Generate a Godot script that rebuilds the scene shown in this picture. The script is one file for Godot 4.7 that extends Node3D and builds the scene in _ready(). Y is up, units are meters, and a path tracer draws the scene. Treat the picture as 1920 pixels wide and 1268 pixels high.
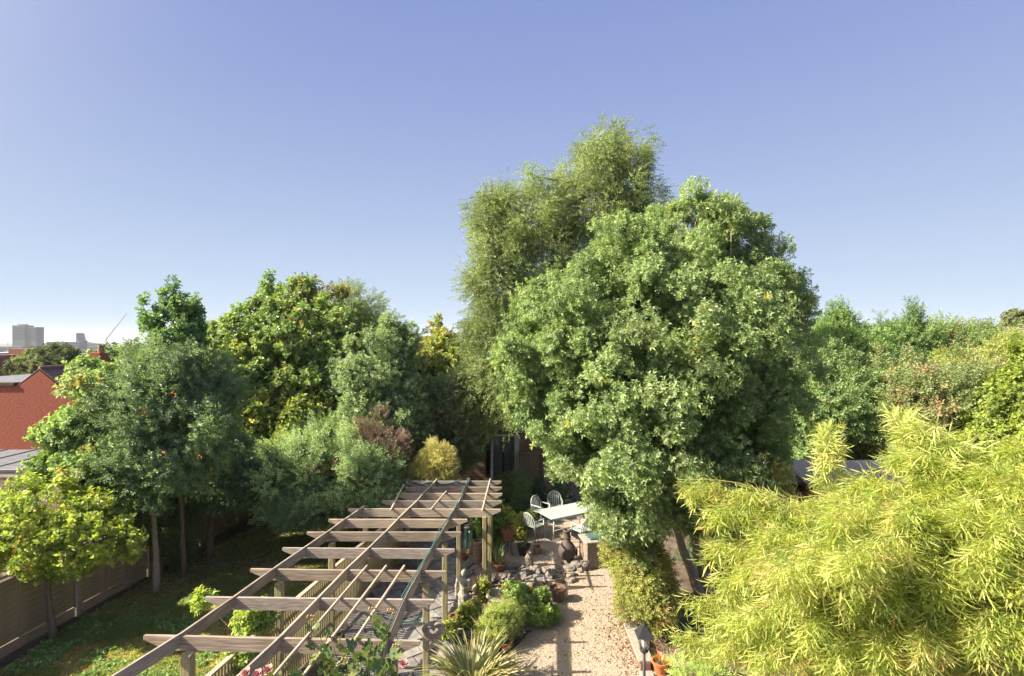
extends Node3D
# A back garden seen from an upper window: pergola, gravel path, bamboo, trees, roofs beyond.

var used := {}
var M := {}
var meshes := {}
const HARD := 0.76  # the hard surfaces' tones below are noted a little high; this brings them to base reflectance
const LEAF := 2.9  # leaf colours below are reflectance; a leaf passes on about as much again

# ---------- naming and tagging ----------
func numbered(called: String) -> String:
	var k: int = used.get(called, 0)
	used[called] = k + 1
	return called if k == 0 else "%s_%03d" % [called, k]

func tag(o: Node3D, label := "", category := "", group := "", kind := "") -> Node3D:
	if label: o.set_meta("label", label)
	if category: o.set_meta("category", category)
	if group: o.set_meta("group", group)
	if kind: o.set_meta("kind", kind)
	return o

func thing(called: String, label: String, category: String, at := Vector3.ZERO, turn := 0.0, group := "") -> Node3D:
	var o := Node3D.new()
	o.name = numbered(called)
	add_child(o)
	o.position = at
	o.rotation.y = turn
	tag(o, label, category, group)
	return o

func part(called: String, mesh: Mesh, m: Material, parent: Node, at := Vector3.ZERO, basis_ := Basis.IDENTITY) -> MeshInstance3D:
	var o := MeshInstance3D.new()
	o.name = called
	o.mesh = mesh
	o.material_override = m
	o.transform = Transform3D(basis_, at)
	parent.add_child(o, true)
	return o

func single(called: String, mesh: Mesh, m: Material, label: String, category: String, at := Vector3.ZERO, basis_ := Basis.IDENTITY, group := "") -> MeshInstance3D:
	var o := part(numbered(called), mesh, m, self, at, basis_)
	tag(o, label, category, group)
	return o

func structure(called: String, mesh: Mesh, m: Material, at := Vector3.ZERO) -> MeshInstance3D:
	var o := part(numbered(called), mesh, m, self, at)
	o.set_meta("kind", "structure")
	return o

func rnd(s: int) -> RandomNumberGenerator:
	var r := RandomNumberGenerator.new()
	r.seed = s * 7919 + 13
	return r

func dir3(r: RandomNumberGenerator) -> Vector3:
	var z := r.randf_range(-1, 1)
	var a := r.randf() * TAU
	var k := sqrt(1 - z * z)
	return Vector3(k * cos(a), z, k * sin(a))

# basis whose y axis runs along d, rolled by a
func along(d: Vector3, roll := 0.0) -> Basis:
	d = d.normalized()
	var s := Vector3.RIGHT if absf(d.x) < 0.8 else Vector3.FORWARD
	var x := s.cross(d).normalized()
	var b := Basis(x, d, x.cross(d))
	return b * Basis(Vector3.UP, roll)

# ---------- materials ----------
func srgb(c: Color) -> Color:
	return c.linear_to_srgb()

func noise_tex(a: Color, b: Color, freq: float, octaves := 4, sd := 1, size := 256, mid = null) -> NoiseTexture2D:
	var n := FastNoiseLite.new()
	n.seed = sd
	n.frequency = freq
	n.fractal_octaves = octaves
	var t := NoiseTexture2D.new()
	t.width = size
	t.height = size
	t.seamless = true
	t.noise = n
	var g := Gradient.new()
	g.set_color(0, srgb(a))
	g.set_color(1, srgb(b))
	if mid != null:
		g.add_point(0.5, srgb(mid))
	t.color_ramp = g
	return t

func bump_tex(freq: float, octaves := 4, sd := 1, size := 256) -> NoiseTexture2D:
	var n := FastNoiseLite.new()
	n.seed = sd
	n.frequency = freq
	n.fractal_octaves = octaves
	var t := NoiseTexture2D.new()
	t.width = size
	t.height = size
	t.seamless = true
	t.noise = n
	return t

func plain(c: Color, rough := 0.8, metal := 0.0) -> StandardMaterial3D:
	var m := StandardMaterial3D.new()
	m.albedo_color = srgb(Color(c.r * HARD, c.g * HARD, c.b * HARD))
	m.roughness = rough
	m.metallic = metal
	return m

# mottled surface: a two-tone noise laid in world or object axes
func mottled(a: Color, b: Color, freq: float, scale: Vector3, rough := 0.85, sd := 1, bump := 0.0, world := false) -> StandardMaterial3D:
	var m := StandardMaterial3D.new()
	m.albedo_texture = noise_tex(Color(a.r * HARD, a.g * HARD, a.b * HARD), Color(b.r * HARD, b.g * HARD, b.b * HARD), freq, 5, sd)
	m.roughness = rough
	m.uv1_triplanar = true
	m.uv1_world_triplanar = world
	m.uv1_scale = scale
	if bump > 0.0:
		m.heightmap_enabled = true
		m.heightmap_texture = bump_tex(freq, 5, sd)
		m.heightmap_scale = bump
	return m

func leaf_mat(rough := 0.5, through := Color(0.75, 0.85, 0.35), spec := 0.5) -> StandardMaterial3D:
	var m := StandardMaterial3D.new()
	m.albedo_color = Color.WHITE
	m.vertex_color_use_as_albedo = true
	m.roughness = rough
	m.metallic_specular = spec
	m.backlight_enabled = true
	m.backlight = srgb(through)
	m.cull_mode = BaseMaterial3D.CULL_DISABLED
	return m

# ---------- mesh helpers ----------
func st0(flat := false) -> SurfaceTool:
	var st := SurfaceTool.new()
	st.begin(Mesh.PRIMITIVE_TRIANGLES)
	st.set_smooth_group(-1 if flat else 0)
	return st

func tri(st: SurfaceTool, a: Vector3, b: Vector3, c: Vector3, out: Vector3) -> void:
	if (c - a).cross(b - a).dot(out) < 0:
		var t := b
		b = c
		c = t
	st.add_vertex(a)
	st.add_vertex(b)
	st.add_vertex(c)

func quad(st: SurfaceTool, a: Vector3, b: Vector3, c: Vector3, d: Vector3, out: Vector3) -> void:
	tri(st, a, b, c, out)
	tri(st, a, c, d, out)

func done(st: SurfaceTool) -> ArrayMesh:
	st.generate_normals()
	return st.commit()

# box with cut edges (44 triangles), centred on the origin
func cbox(size: Vector3, bev := 0.006) -> ArrayMesh:
	var key := "b%s%s" % [size, bev]
	if meshes.has(key): return meshes[key]
	var st := st0(true)
	add_cbox(st, Transform3D(), size, bev)
	meshes[key] = done(st)
	return meshes[key]

func add_cbox(st: SurfaceTool, t: Transform3D, size: Vector3, bev := 0.006) -> void:
	var h := size * 0.5
	var b := minf(bev, minf(h.x, minf(h.y, h.z)) * 0.6)
	var c := t.origin
	for ax in 3:
		for s in [-1.0, 1.0]:
			var u := (ax + 1) % 3
			var v := (ax + 2) % 3
			var p := []
			for k in [[-1, -1], [1, -1], [1, 1], [-1, 1]]:
				var q := Vector3.ZERO
				q[ax] = s * h[ax]
				q[u] = k[0] * (h[u] - b)
				q[v] = k[1] * (h[v] - b)
				p.append(t * q)
			var o := Vector3.ZERO
			o[ax] = s
			quad(st, p[0], p[1], p[2], p[3], t.basis * o)
	for ax in 3:
		var u := (ax + 1) % 3
		var v := (ax + 2) % 3
		for su in [-1.0, 1.0]:
			for sv in [-1.0, 1.0]:
				var p := []
				for k in [[-1, 0], [1, 0], [1, 1], [-1, 1]]:
					var q := Vector3.ZERO
					q[ax] = k[0] * (h[ax] - b)
					q[u] = su * (h[u] - (b if k[1] == 0 else 0.0))
					q[v] = sv * (h[v] - (0.0 if k[1] == 0 else b))
					p.append(t * q)
				var o := Vector3.ZERO
				o[u] = su
				o[v] = sv
				quad(st, p[0], p[1], p[2], p[3], t.basis * o)
	for sx in [-1.0, 1.0]:
		for sy in [-1.0, 1.0]:
			for sz in [-1.0, 1.0]:
				tri(st, t * Vector3(sx * h.x, sy * (h.y - b), sz * (h.z - b)), t * Vector3(sx * (h.x - b), sy * h.y, sz * (h.z - b)), t * Vector3(sx * (h.x - b), sy * (h.y - b), sz * h.z), t.basis * Vector3(sx, sy, sz))

# a timber from a to b: w wide, h high, its long axis along local x (grain follows it)
func timber(called: String, a: Vector3, b: Vector3, w: float, h: float, m: Material, parent: Node3D, bev := 0.008) -> MeshInstance3D:
	var d := b - a
	var x := d.normalized()
	var z := x.cross(Vector3.UP).normalized() if absf(x.y) < 0.99 else Vector3.BACK
	var y := z.cross(x).normalized()
	return part(called, cbox(Vector3(snappedf(d.length(), 0.001), h, w), bev), m, parent, (a + b) * 0.5, Basis(x, y, z))

func add_tube(st: SurfaceTool, pts: Array, rads: Array, n := 7, caps := true) -> void:
	var rings := []
	var up := Vector3(0.31, 0.2, 0.93)
	for i in pts.size():
		var d: Vector3 = (pts[mini(i + 1, pts.size() - 1)] - pts[maxi(i - 1, 0)]).normalized()
		var x := up.cross(d)
		if x.length() < 0.05: x = Vector3.RIGHT.cross(d)
		x = x.normalized()
		var y := d.cross(x)
		up = y.cross(Vector3.ZERO) if false else up
		var ring := []
		for k in n:
			var a := TAU * k / n
			ring.append(pts[i] + (x * cos(a) + y * sin(a)) * rads[i])
		rings.append(ring)
	for i in pts.size() - 1:
		for k in n:
			var k2 := (k + 1) % n
			var a: Vector3 = rings[i][k]
			var b: Vector3 = rings[i][k2]
			var c: Vector3 = rings[i + 1][k2]
			var d: Vector3 = rings[i + 1][k]
			quad(st, a, b, c, d, (a + b + c + d) * 0.25 - (pts[i] + pts[i + 1]) * 0.5)
	if caps:
		for e in [0, pts.size() - 1]:
			var out: Vector3 = pts[0] - pts[1] if e == 0 else pts[e] - pts[e - 1]
			for k in range(1, n - 1):
				tri(st, rings[e][0], rings[e][k], rings[e][k + 1], out)

func tube(pts: Array, rads: Array, n := 7) -> ArrayMesh:
	var st := st0()
	add_tube(st, pts, rads, n)
	return done(st)

# profile: [radius, y] pairs from the bottom (outside) up and, if hollow, back down inside
func lathe(profile: Array, n := 20, flat := false) -> ArrayMesh:
	var st := st0(flat)
	for i in profile.size() - 1:
		var p0: Array = profile[i]
		var p1: Array = profile[i + 1]
		var nrm := Vector2(p1[1] - p0[1], -(p1[0] - p0[0]))
		st.set_smooth_group(i if flat else 0)
		for k in n:
			var a := TAU * k / n
			var b := TAU * (k + 1) / n
			var va := Vector3(cos(a), 0, sin(a))
			var vb := Vector3(cos(b), 0, sin(b))
			var mid := (va + vb).normalized()
			var out: Vector3 = mid * nrm.x + Vector3.UP * nrm.y
			if p0[0] > 0.0001: tri(st, va * p0[0] + Vector3.UP * p0[1], vb * p0[0] + Vector3.UP * p0[1], vb * p1[0] + Vector3.UP * p1[1], out)
			if p1[0] > 0.0001: tri(st, va * p0[0] + Vector3.UP * p0[1], vb * p1[0] + Vector3.UP * p1[1], va * p1[0] + Vector3.UP * p1[1], out)
	return done(st)

# rounded stone: a noisy, faceted ball
func rock(r: RandomNumberGenerator, size: Vector3, rough := 0.3, seg := 9) -> ArrayMesh:
	var n := FastNoiseLite.new()
	n.seed = r.randi() % 10000
	n.frequency = 0.9
	var st := st0(true)
	var rows := seg - 3
	var p := func(i: int, k: int) -> Vector3:
		var th := PI * i / rows
		var ph := TAU * (k % seg) / seg
		var d := Vector3(sin(th) * cos(ph), cos(th), sin(th) * sin(ph))
		var f := 1.0 + rough * n.get_noise_3dv(d * 1.4) * 2.0
		var q := d * f
		q.y = clampf(q.y, -0.75, 0.8)
		return q * size * 0.5
	for i in rows:
		for k in seg:
			var a: Vector3 = p.call(i, k)
			var b: Vector3 = p.call(i, k + 1)
			var c: Vector3 = p.call(i + 1, k + 1)
			var d: Vector3 = p.call(i + 1, k)
			if i > 0: tri(st, a, b, c, a + b + c)
			if i < rows - 1: tri(st, a, c, d, a + c + d)
	return done(st)

# ---------- leaves ----------
func add_leaf(st: SurfaceTool, o: Vector3, d: Vector3, side: Vector3, ln: float, w: float, fold: float, tone: Color, curl := 0.0, segs := 1) -> void:
	var nn := side.cross(d).normalized()
	st.set_color(tone)
	if segs == 1:
		var tip := o + d * ln - nn * curl * ln
		var mid := o + d * ln * 0.45
		var l := mid - side * w * 0.5 + nn * fold * w
		var r := mid + side * w * 0.5 + nn * fold * w
		st.set_normal((nn + side * fold).normalized())
		for v in [o, l, tip]: st.add_vertex(v)
		st.set_normal((nn - side * fold).normalized())
		for v in [o, tip, r]: st.add_vertex(v)
		return
	var last := [o, o]
	for i in range(1, segs + 1):
		var t := float(i) / segs
		var c := o + d * ln * t - nn * curl * ln * t * t
		var ww := w * 0.5 * (sin(PI * minf(t * 0.8 + 0.12, 1.0)) if i < segs else 0.02)
		var now := [c - side * ww + nn * fold * ww, c + side * ww + nn * fold * ww]
		var m: Vector3 = (last[0] + last[1]) * 0.5
		st.set_normal((nn + d * curl * t).normalized())
		for v in [last[0], now[0], now[1], last[0], now[1], last[1]]: st.add_vertex(v)
		last = now

# a twig tip with leaves: n leaves spread along a stem of length stem; splay 0 along the stem, 1 across it
func sprig(sd: int, n: int, stem: float, ln: float, w: float, splay: float, curl := 0.15, fold := 0.25, segs := 1) -> ArrayMesh:
	var r := rnd(sd)
	var st := SurfaceTool.new()
	st.begin(Mesh.PRIMITIVE_TRIANGLES)
	for i in n:
		var t := float(i) / maxf(1.0, n - 1.0)
		var a := i * 2.39996 + r.randf_range(-0.5, 0.5)
		var rad := Vector3(cos(a), 0, sin(a))
		var sp := splay * r.randf_range(0.7, 1.25) * (1.0 - 0.35 * t)
		var d := (Vector3.UP * (1.0 - sp) + rad * sp + dir3(r) * 0.18).normalized()
		var s := d.cross(Vector3.UP + rad * 0.1).normalized()
		s = (s + dir3(r) * 0.35).normalized()
		s = (s - d * s.dot(d)).normalized()
		var tone := r.randf_range(0.78, 1.22)
		add_leaf(st, Vector3.UP * stem * t + rad * 0.01, d, s, ln * r.randf_range(0.7, 1.15), w * r.randf_range(0.8, 1.15), fold, Color(tone * r.randf_range(0.94, 1.06), tone, tone * r.randf_range(0.9, 1.1)), curl * r.randf_range(0.3, 1.6), segs)
	return st.commit()

func multi(called: String, mesh: Mesh, m: Material, xf: Array, cols: Array, parent: Node3D) -> MultiMeshInstance3D:
	var mm := MultiMesh.new()
	mm.transform_format = MultiMesh.TRANSFORM_3D
	mm.use_colors = true
	mm.mesh = mesh
	mm.instance_count = xf.size()
	for i in xf.size():
		mm.set_instance_transform(i, xf[i])
		mm.set_instance_color(i, cols[i])
	var o := MultiMeshInstance3D.new()
	o.name = called
	o.multimesh = mm
	o.material_override = m
	parent.add_child(o, true)
	o.set_meta("kind", "stuff")
	return o

func pick(r: RandomNumberGenerator, tints: Array) -> Color:
	# tints: [weight, colour] pairs
	var s := 0.0
	for t in tints: s += t[0]
	var x := r.randf() * s
	for t in tints:
		x -= t[0]
		if x <= 0:
			var k := r.randf_range(0.85, 1.15) * LEAF
			return Color(t[1].r * k, t[1].g * k, t[1].b * k)
	return tints[0][1] * LEAF

# fill lobes (world [centre, radii]) with leaf clumps
func foliage(sd: int, base: Vector3, lobes: Array, o: Dictionary, xf: Array, cols: Array, ends: Array) -> void:
	var r := rnd(sd)
	var nz := FastNoiseLite.new()
	nz.seed = sd
	nz.frequency = o.get("bumps", 0.5)
	nz.fractal_octaves = 2
	var vol := []
	var total := 0.0
	for l in lobes:
		var a: float = pow(l[1].x * l[1].y * l[1].z, 0.6667)
		vol.append(a)
		total += a
	var rc: float = o.rc
	var per: int = o.per
	var up: float = o.get("up", 0.35)
	var inside: float = o.get("inside", 0.25)
	var s0: float = o.get("s0", 0.8)
	var s1: float = o.get("s1", 1.25)
	for li in lobes.size():
		var l: Array = [lobes[li][0], (lobes[li][1] - Vector3.ONE * rc * 0.55).max(lobes[li][1] * 0.55)]
		var n := int(round(o.clumps * vol[li] / total))
		for ci in n:
			var d := dir3(r)
			var rr := r.randf_range(0.8, 1.0) if r.randf() > inside else r.randf_range(0.25, 0.8)
			if r.randf() < o.get("stray", 0.07): rr = r.randf_range(1.02, 1.13)
			var k: float = 1.0 + o.get("rag", 0.3) * 2.6 * nz.get_noise_3dv(l[0] + d * l[1])
			var c: Vector3 = l[0] + d * l[1] * rr * k
			# leave out clumps buried deep in another lobe
			var deep := false
			for lj in lobes.size():
				if lj != li and ((c - lobes[lj][0]) / lobes[lj][1]).length() < 0.6 and r.randf() < 0.8:
					deep = true
					break
			if deep or c.y < 0.1: continue
			var out: Vector3 = (d / l[1]).normalized()
			if ends.size() < 400: ends.append(c)
			var rcc := rc * r.randf_range(0.6, 1.35)
			var shade := r.randf_range(0.88, 1.14)
			var tint := pick(r, o.tints)
			var spike: bool = r.randf() < o.get("spikes", 0.0)
			for s in int(per * r.randf_range(0.6, 1.4)):
				var e := dir3(r)
				if e.dot(out) < -0.35: e = -e
				var q: Vector3 = c + e * rcc * pow(r.randf(), 0.5)
				if spike: q = c + Vector3(e.x * 0.1, r.randf_range(0.0, 1.5) * o.get("spike_len", 1.0), e.z * 0.1)
				elif o.get("drop", 0.0) > 0.0: q.y -= absf(r.randfn(0.0, 1.0)) * o.drop
				if q.y < 0.08: continue
				var ax: Vector3 = (e * 0.7 + out * 0.45 + Vector3.UP * up + dir3(r) * 0.3).normalized()
				var sc := r.randf_range(s0, s1)
				xf.append(Transform3D(along(ax, r.randf() * TAU).scaled(Vector3.ONE * sc), q - base))
				var t2 := tint if r.randf() > o.get("mix", 0.3) else pick(r, o.tints)
				cols.append(Color(t2.r * shade, t2.g * shade, t2.b * shade))

# a tree or shrub: trunk as polyline of world points, branches to some clumps, leaves
func tree(called: String, label: String, category: String, sd: int, trunk: Array, r0: float, lobes: Array, o: Dictionary, group := "") -> Node3D:
	var base: Vector3 = trunk[0]
	var t := thing(called, label, category, base, 0.0, group)
	var xf := []
	var cols := []
	var ends := []
	foliage(sd, base, lobes, o, xf, cols, ends)
	var r := rnd(sd + 5)
	var m: Material = o.get("bark", M.bark)
	var stems: Array = o.get("stems", [trunk])
	for sidx in stems.size():
		var stem: Array = stems[sidx]
		var pts := []
		var rad := []
		for i in stem.size():
			pts.append(stem[i] - base)
			rad.append(r0 * (1.0 - 0.55 * i / maxf(1.0, stem.size() - 1.0)) * (1.25 if i == 0 else 1.0))
		var fine := []
		var frad := []
		for i in pts.size() - 1:
			for k in 4:
				var f := k / 4.0
				var a: Vector3 = pts[maxi(i - 1, 0)]
				var dd: Vector3 = pts[mini(i + 2, pts.size() - 1)]
				fine.append(pts[i].cubic_interpolate(pts[i + 1], a, dd, f) + Vector3(r.randf_range(-1, 1), 0, r.randf_range(-1, 1)) * r0 * 0.12)
				frad.append(lerpf(rad[i], rad[i + 1], f) * r.randf_range(0.94, 1.07))
		fine.append(pts[-1])
		frad.append(rad[-1])
		part(o.get("stem_name", "trunk"), tube(fine, frad, 9), m, t)
		var top: Vector3 = pts[-1]
		var low: Vector3 = pts[maxi(0, pts.size() - 2)]
		for k in o.get("branches", 10):
			if ends.is_empty(): break
			var e: Vector3 = ends[r.randi() % ends.size()] - base
			var a: Vector3 = low.lerp(top, r.randf_range(0.2, 1.0))
			var mid := a.lerp(e, 0.5) + Vector3(r.randf_range(-0.2, 0.2), r.randf_range(-0.35, 0.1), r.randf_range(-0.2, 0.2)) * a.distance_to(e) * 0.4
			var bp := []
			var br := []
			for i in 7:
				var f := i / 6.0
				bp.append(a.lerp(mid, f).lerp(mid.lerp(e, f), f) + dir3(r) * 0.02)
				br.append(lerpf(r0 * 0.38, r0 * 0.05 + 0.004, pow(f, 0.7)))
			part("branch", tube(bp, br, 6), m, t)
	multi("crown", o.mesh, o.mat, xf, cols, t)
	return t

func pick_plain(r: RandomNumberGenerator, tints: Array) -> Color:
	var c := pick(r, tints)
	return Color(c.r / LEAF, c.g / LEAF, c.b / LEAF)

func _ready() -> void:
	# ---------- camera, sky, sun, exposure ----------
	var cam := Camera3D.new()
	cam.name = "camera"
	cam.position = Vector3(0, 6.5, 0)
	cam.fov = 66.87
	cam.near = 0.1
	cam.far = 6000.0
	add_child(cam)
	cam.current = true

	var sky_mat := ProceduralSkyMaterial.new()
	sky_mat.sky_top_color = srgb(Color(0.064, 0.086, 0.200))
	sky_mat.sky_horizon_color = srgb(Color(0.21, 0.262, 0.312))
	sky_mat.sky_curve = 0.225
	sky_mat.ground_bottom_color = srgb(Color(0.22, 0.21, 0.17))
	sky_mat.ground_horizon_color = srgb(Color(0.5, 0.53, 0.55))
	sky_mat.sun_angle_max = 90.0
	sky_mat.sun_curve = 0.3
	var sky := Sky.new()
	sky.sky_material = sky_mat
	var env := Environment.new()
	env.background_mode = Environment.BG_SKY
	env.sky = sky
	env.tonemap_mode = Environment.TONE_MAPPER_LINEAR
	env.tonemap_exposure = 3.15
	env.sdfgi_enabled = true
	env.ssao_enabled = true
	env.ssil_enabled = true
	env.fog_enabled = true
	env.fog_density = 0.00013
	env.fog_light_color = srgb(Color(0.72, 0.77, 0.85))
	var we := WorldEnvironment.new()
	we.name = "world_environment"
	we.environment = env
	add_child(we)

	var sun := DirectionalLight3D.new()
	sun.name = "sun"
	sun.light_energy = 1.6
	sun.light_angular_distance = 0.5
	sun.light_color = Color(1.0, 0.94, 0.84)
	sun.shadow_enabled = true
	add_child(sun)
	sun.look_at_from_position(Vector3(-2.8, 2.2, 0.5), Vector3.ZERO)

	make_materials()
	make_ground()
	make_far_town()
	make_near_houses()
	make_boundary_fence()
	make_summerhouse()
	make_neighbour_shed()
	make_patio()
	make_pergola()
	make_slat_fence()
	make_trees()
	make_shrubs()
	make_bamboo()
	make_furniture()
	make_pots()
	make_rockery()
	make_ornaments()
	make_foreground()
	make_ground_cover()

func make_materials() -> void:
	M.bark = mottled(Color(0.10, 0.075, 0.055), Color(0.26, 0.21, 0.165), 0.03, Vector3(3, 0.7, 3), 0.95, 3, 1.0)
	M.pale_bark = mottled(Color(0.22, 0.175, 0.145), Color(0.46, 0.38, 0.32), 0.03, Vector3(3, 0.8, 3), 0.92, 4, 0.6)
	M.wood = mottled(Color(0.19, 0.15, 0.115), Color(0.51, 0.43, 0.345), 0.02, Vector3(0.35, 5, 5), 0.9, 5, 0.25)
	M.wood_pale = mottled(Color(0.32, 0.255, 0.20), Color(0.62, 0.53, 0.42), 0.02, Vector3(0.35, 5, 5), 0.9, 6, 0.25)
	M.wood_b = mottled(Color(0.23, 0.195, 0.17), Color(0.50, 0.45, 0.40), 0.025, Vector3(0.5, 4, 4), 0.92, 35, 0.3)
	M.wood_green = mottled(Color(0.25, 0.215, 0.115), Color(0.50, 0.44, 0.25), 0.02, Vector3(0.5, 5, 5), 0.9, 7, 0.2)
	M.lap = mottled(Color(0.22, 0.17, 0.12), Color(0.48, 0.39, 0.28), 0.02, Vector3(0.4, 6, 6), 0.92, 8, 0.3)
	M.shed_wood = mottled(Color(0.27, 0.165, 0.10), Color(0.55, 0.38, 0.25), 0.02, Vector3(0.4, 6, 6), 0.85, 9, 0.3)
	M.dark_wood = mottled(Color(0.035, 0.03, 0.028), Color(0.09, 0.075, 0.07), 0.03, Vector3(1, 4, 4), 0.85, 10, 0.3)
	M.concrete = mottled(Color(0.26, 0.24, 0.21), Color(0.45, 0.42, 0.37), 0.03, Vector3(1.5, 1.5, 1.5), 0.95, 11, 0.3)
	M.slab = mottled(Color(0.18, 0.175, 0.17), Color(0.40, 0.385, 0.37), 0.02, Vector3(0.7, 0.7, 0.7), 0.9, 12, 0.4, true)
	M.slab_b = mottled(Color(0.13, 0.125, 0.13), Color(0.30, 0.28, 0.27), 0.02, Vector3(0.7, 0.7, 0.7), 0.9, 13, 0.4, true)
	M.stone = mottled(Color(0.13, 0.12, 0.115), Color(0.34, 0.315, 0.29), 0.04, Vector3(1.2, 1.2, 1.2), 0.95, 14, 1.2)
	M.stone_b = mottled(Color(0.17, 0.14, 0.115), Color(0.38, 0.325, 0.27), 0.04, Vector3(1.2, 1.2, 1.2), 0.95, 15, 1.2)
	M.statue = mottled(Color(0.25, 0.23, 0.20), Color(0.52, 0.49, 0.43), 0.04, Vector3(2, 2, 2), 0.95, 16, 0.5)
	M.terracotta = mottled(Color(0.28, 0.095, 0.05), Color(0.47, 0.20, 0.12), 0.03, Vector3(2, 2, 2), 0.9, 17, 0.2)
	M.old_clay = mottled(Color(0.25, 0.14, 0.10), Color(0.52, 0.37, 0.29), 0.03, Vector3(2, 2, 2), 0.92, 18, 0.3)
	M.dark_pot = mottled(Color(0.035, 0.032, 0.03), Color(0.085, 0.075, 0.07), 0.04, Vector3(2, 2, 2), 0.7, 19, 0.1)
	M.brown_pot = mottled(Color(0.11, 0.06, 0.045), Color(0.2, 0.13, 0.1), 0.04, Vector3(2, 2, 2), 0.6, 20, 0.1)
	M.iron = mottled(Color(0.055, 0.047, 0.045), Color(0.13, 0.10, 0.09), 0.05, Vector3(3, 3, 3), 0.75, 21, 0.2)
	M.soil = mottled(Color(0.06, 0.042, 0.03), Color(0.15, 0.11, 0.08), 0.06, Vector3(1, 1, 1), 1.0, 22, 2.0)
	M.plastic = plain(Color(0.46, 0.52, 0.475), 0.45)
	M.table_top = plain(Color(0.43, 0.53, 0.475), 0.4)
	M.frame_white = plain(Color(0.9, 0.88, 0.82), 0.5)
	M.glass = glass_mat(Color(0.5, 0.55, 0.55), 0.18)
	M.brick = mottled(Color(0.27, 0.065, 0.04), Color(0.47, 0.15, 0.095), 0.05, Vector3(0.5, 1.6, 0.5), 0.92, 23, 0.5, true)
	M.brick_far = mottled(Color(0.22, 0.10, 0.08), Color(0.33, 0.17, 0.13), 0.05, Vector3(0.1, 0.3, 0.1), 0.95, 24, 0.0, true)
	M.tile = mottled(Color(0.13, 0.07, 0.06), Color(0.33, 0.21, 0.18), 0.06, Vector3(1.2, 1.2, 1.2), 0.7, 25, 0.4)
	M.felt = mottled(Color(0.20, 0.19, 0.18), Color(0.38, 0.36, 0.34), 0.05, Vector3(0.8, 0.8, 0.8), 0.95, 26, 0.3)
	M.lead = mottled(Color(0.11, 0.12, 0.14), Color(0.22, 0.23, 0.255), 0.03, Vector3(0.4, 0.4, 0.4), 0.6, 27)
	M.cream = plain(Color(0.6, 0.54, 0.40), 0.7)
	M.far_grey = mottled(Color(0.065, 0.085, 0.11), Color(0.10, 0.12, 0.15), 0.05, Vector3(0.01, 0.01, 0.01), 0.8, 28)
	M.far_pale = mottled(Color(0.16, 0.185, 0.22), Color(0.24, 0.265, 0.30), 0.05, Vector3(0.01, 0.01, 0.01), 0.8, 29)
	M.window_dark = plain(Color(0.05, 0.06, 0.08), 0.15)
	M.teal = plain(Color(0.06, 0.24, 0.21), 0.5)
	M.blue = plain(Color(0.03, 0.09, 0.42), 0.45)
	M.rope = plain(Color(0.06, 0.11, 0.13), 0.9)
	M.chime = plain(Color(0.12, 0.27, 0.22), 0.35, 0.4)
	M.white = plain(Color(0.72, 0.70, 0.66), 0.6)
	M.leaf = leaf_mat(0.45, Color(0.8, 0.9, 0.4))
	M.leaf_soft = leaf_mat(0.6, Color(0.8, 0.9, 0.4))
	M.leaf_thin = leaf_mat(0.5, Color(0.95, 1.0, 0.4))
	M.dry = leaf_mat(0.9, Color(0.3, 0.25, 0.15), 0.2)
	M.petal = leaf_mat(0.7, Color(0.6, 0.4, 0.35), 0.3)
	# leaf sprigs shared by the plants
	M.s_broad = sprig(1, 11, 0.17, 0.105, 0.048, 0.75, 0.25)
	M.s_maple = sprig(2, 9, 0.16, 0.10, 0.085, 0.8, 0.2)
	M.s_small = sprig(3, 14, 0.2, 0.055, 0.03, 0.75, 0.15)
	M.s_pinnate = sprig(4, 16, 0.24, 0.075, 0.026, 0.8, 0.15)
	M.s_needle = sprig(5, 22, 0.16, 0.05, 0.009, 0.55, 0.0, 0.1)
	M.s_birch = sprig(6, 14, 0.34, 0.052, 0.04, 0.7, 0.1)
	M.s_bamboo = sprig(7, 10, 0.18, 0.18, 0.0145, 0.48, 0.5, 0.25, 3)
	M.lamp_black = plain(Color(0.03, 0.03, 0.035), 0.45)
	M.s_twig = sprig(8, 16, 0.16, 0.13, 0.008, 0.4, 0.1, 0.0)
	M.s_herb = sprig(9, 10, 0.10, 0.07, 0.035, 0.7, 0.3)
	M.s_grass = sprig(10, 7, 0.0, 0.07, 0.008, 0.5, 0.4, 0.1)
	M.s_far = sprig(11, 12, 0.45, 0.34, 0.2, 0.8, 0.2)
	M.one_leaf = sprig(12, 1, 0.0, 0.06, 0.035, 0.95, 0.1)
	M.s_berry = berry_cluster()

func glass_mat(c: Color, a: float) -> StandardMaterial3D:
	var m := StandardMaterial3D.new()
	m.transparency = BaseMaterial3D.TRANSPARENCY_ALPHA
	c = srgb(c)
	c.a = a
	m.albedo_color = c
	m.roughness = 0.05
	return m

func berry_cluster() -> ArrayMesh:
	var r := rnd(77)
	var st := st0()
	st.set_color(Color.WHITE)
	for i in 7:
		var c := Vector3(r.randf_range(-0.05, 0.05), r.randf_range(-0.02, 0.02), r.randf_range(-0.05, 0.05))
		var s := 0.016
		var p := [Vector3(s, 0, 0), Vector3(0, 0, s), Vector3(-s, 0, 0), Vector3(0, 0, -s)]
		for k in 4:
			for y in [s, -s]:
				tri(st, c + p[k], c + p[(k + 1) % 4], c + Vector3(0, y, 0), p[k] + p[(k + 1) % 4] + Vector3(0, y, 0))
	return done(st)

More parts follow.
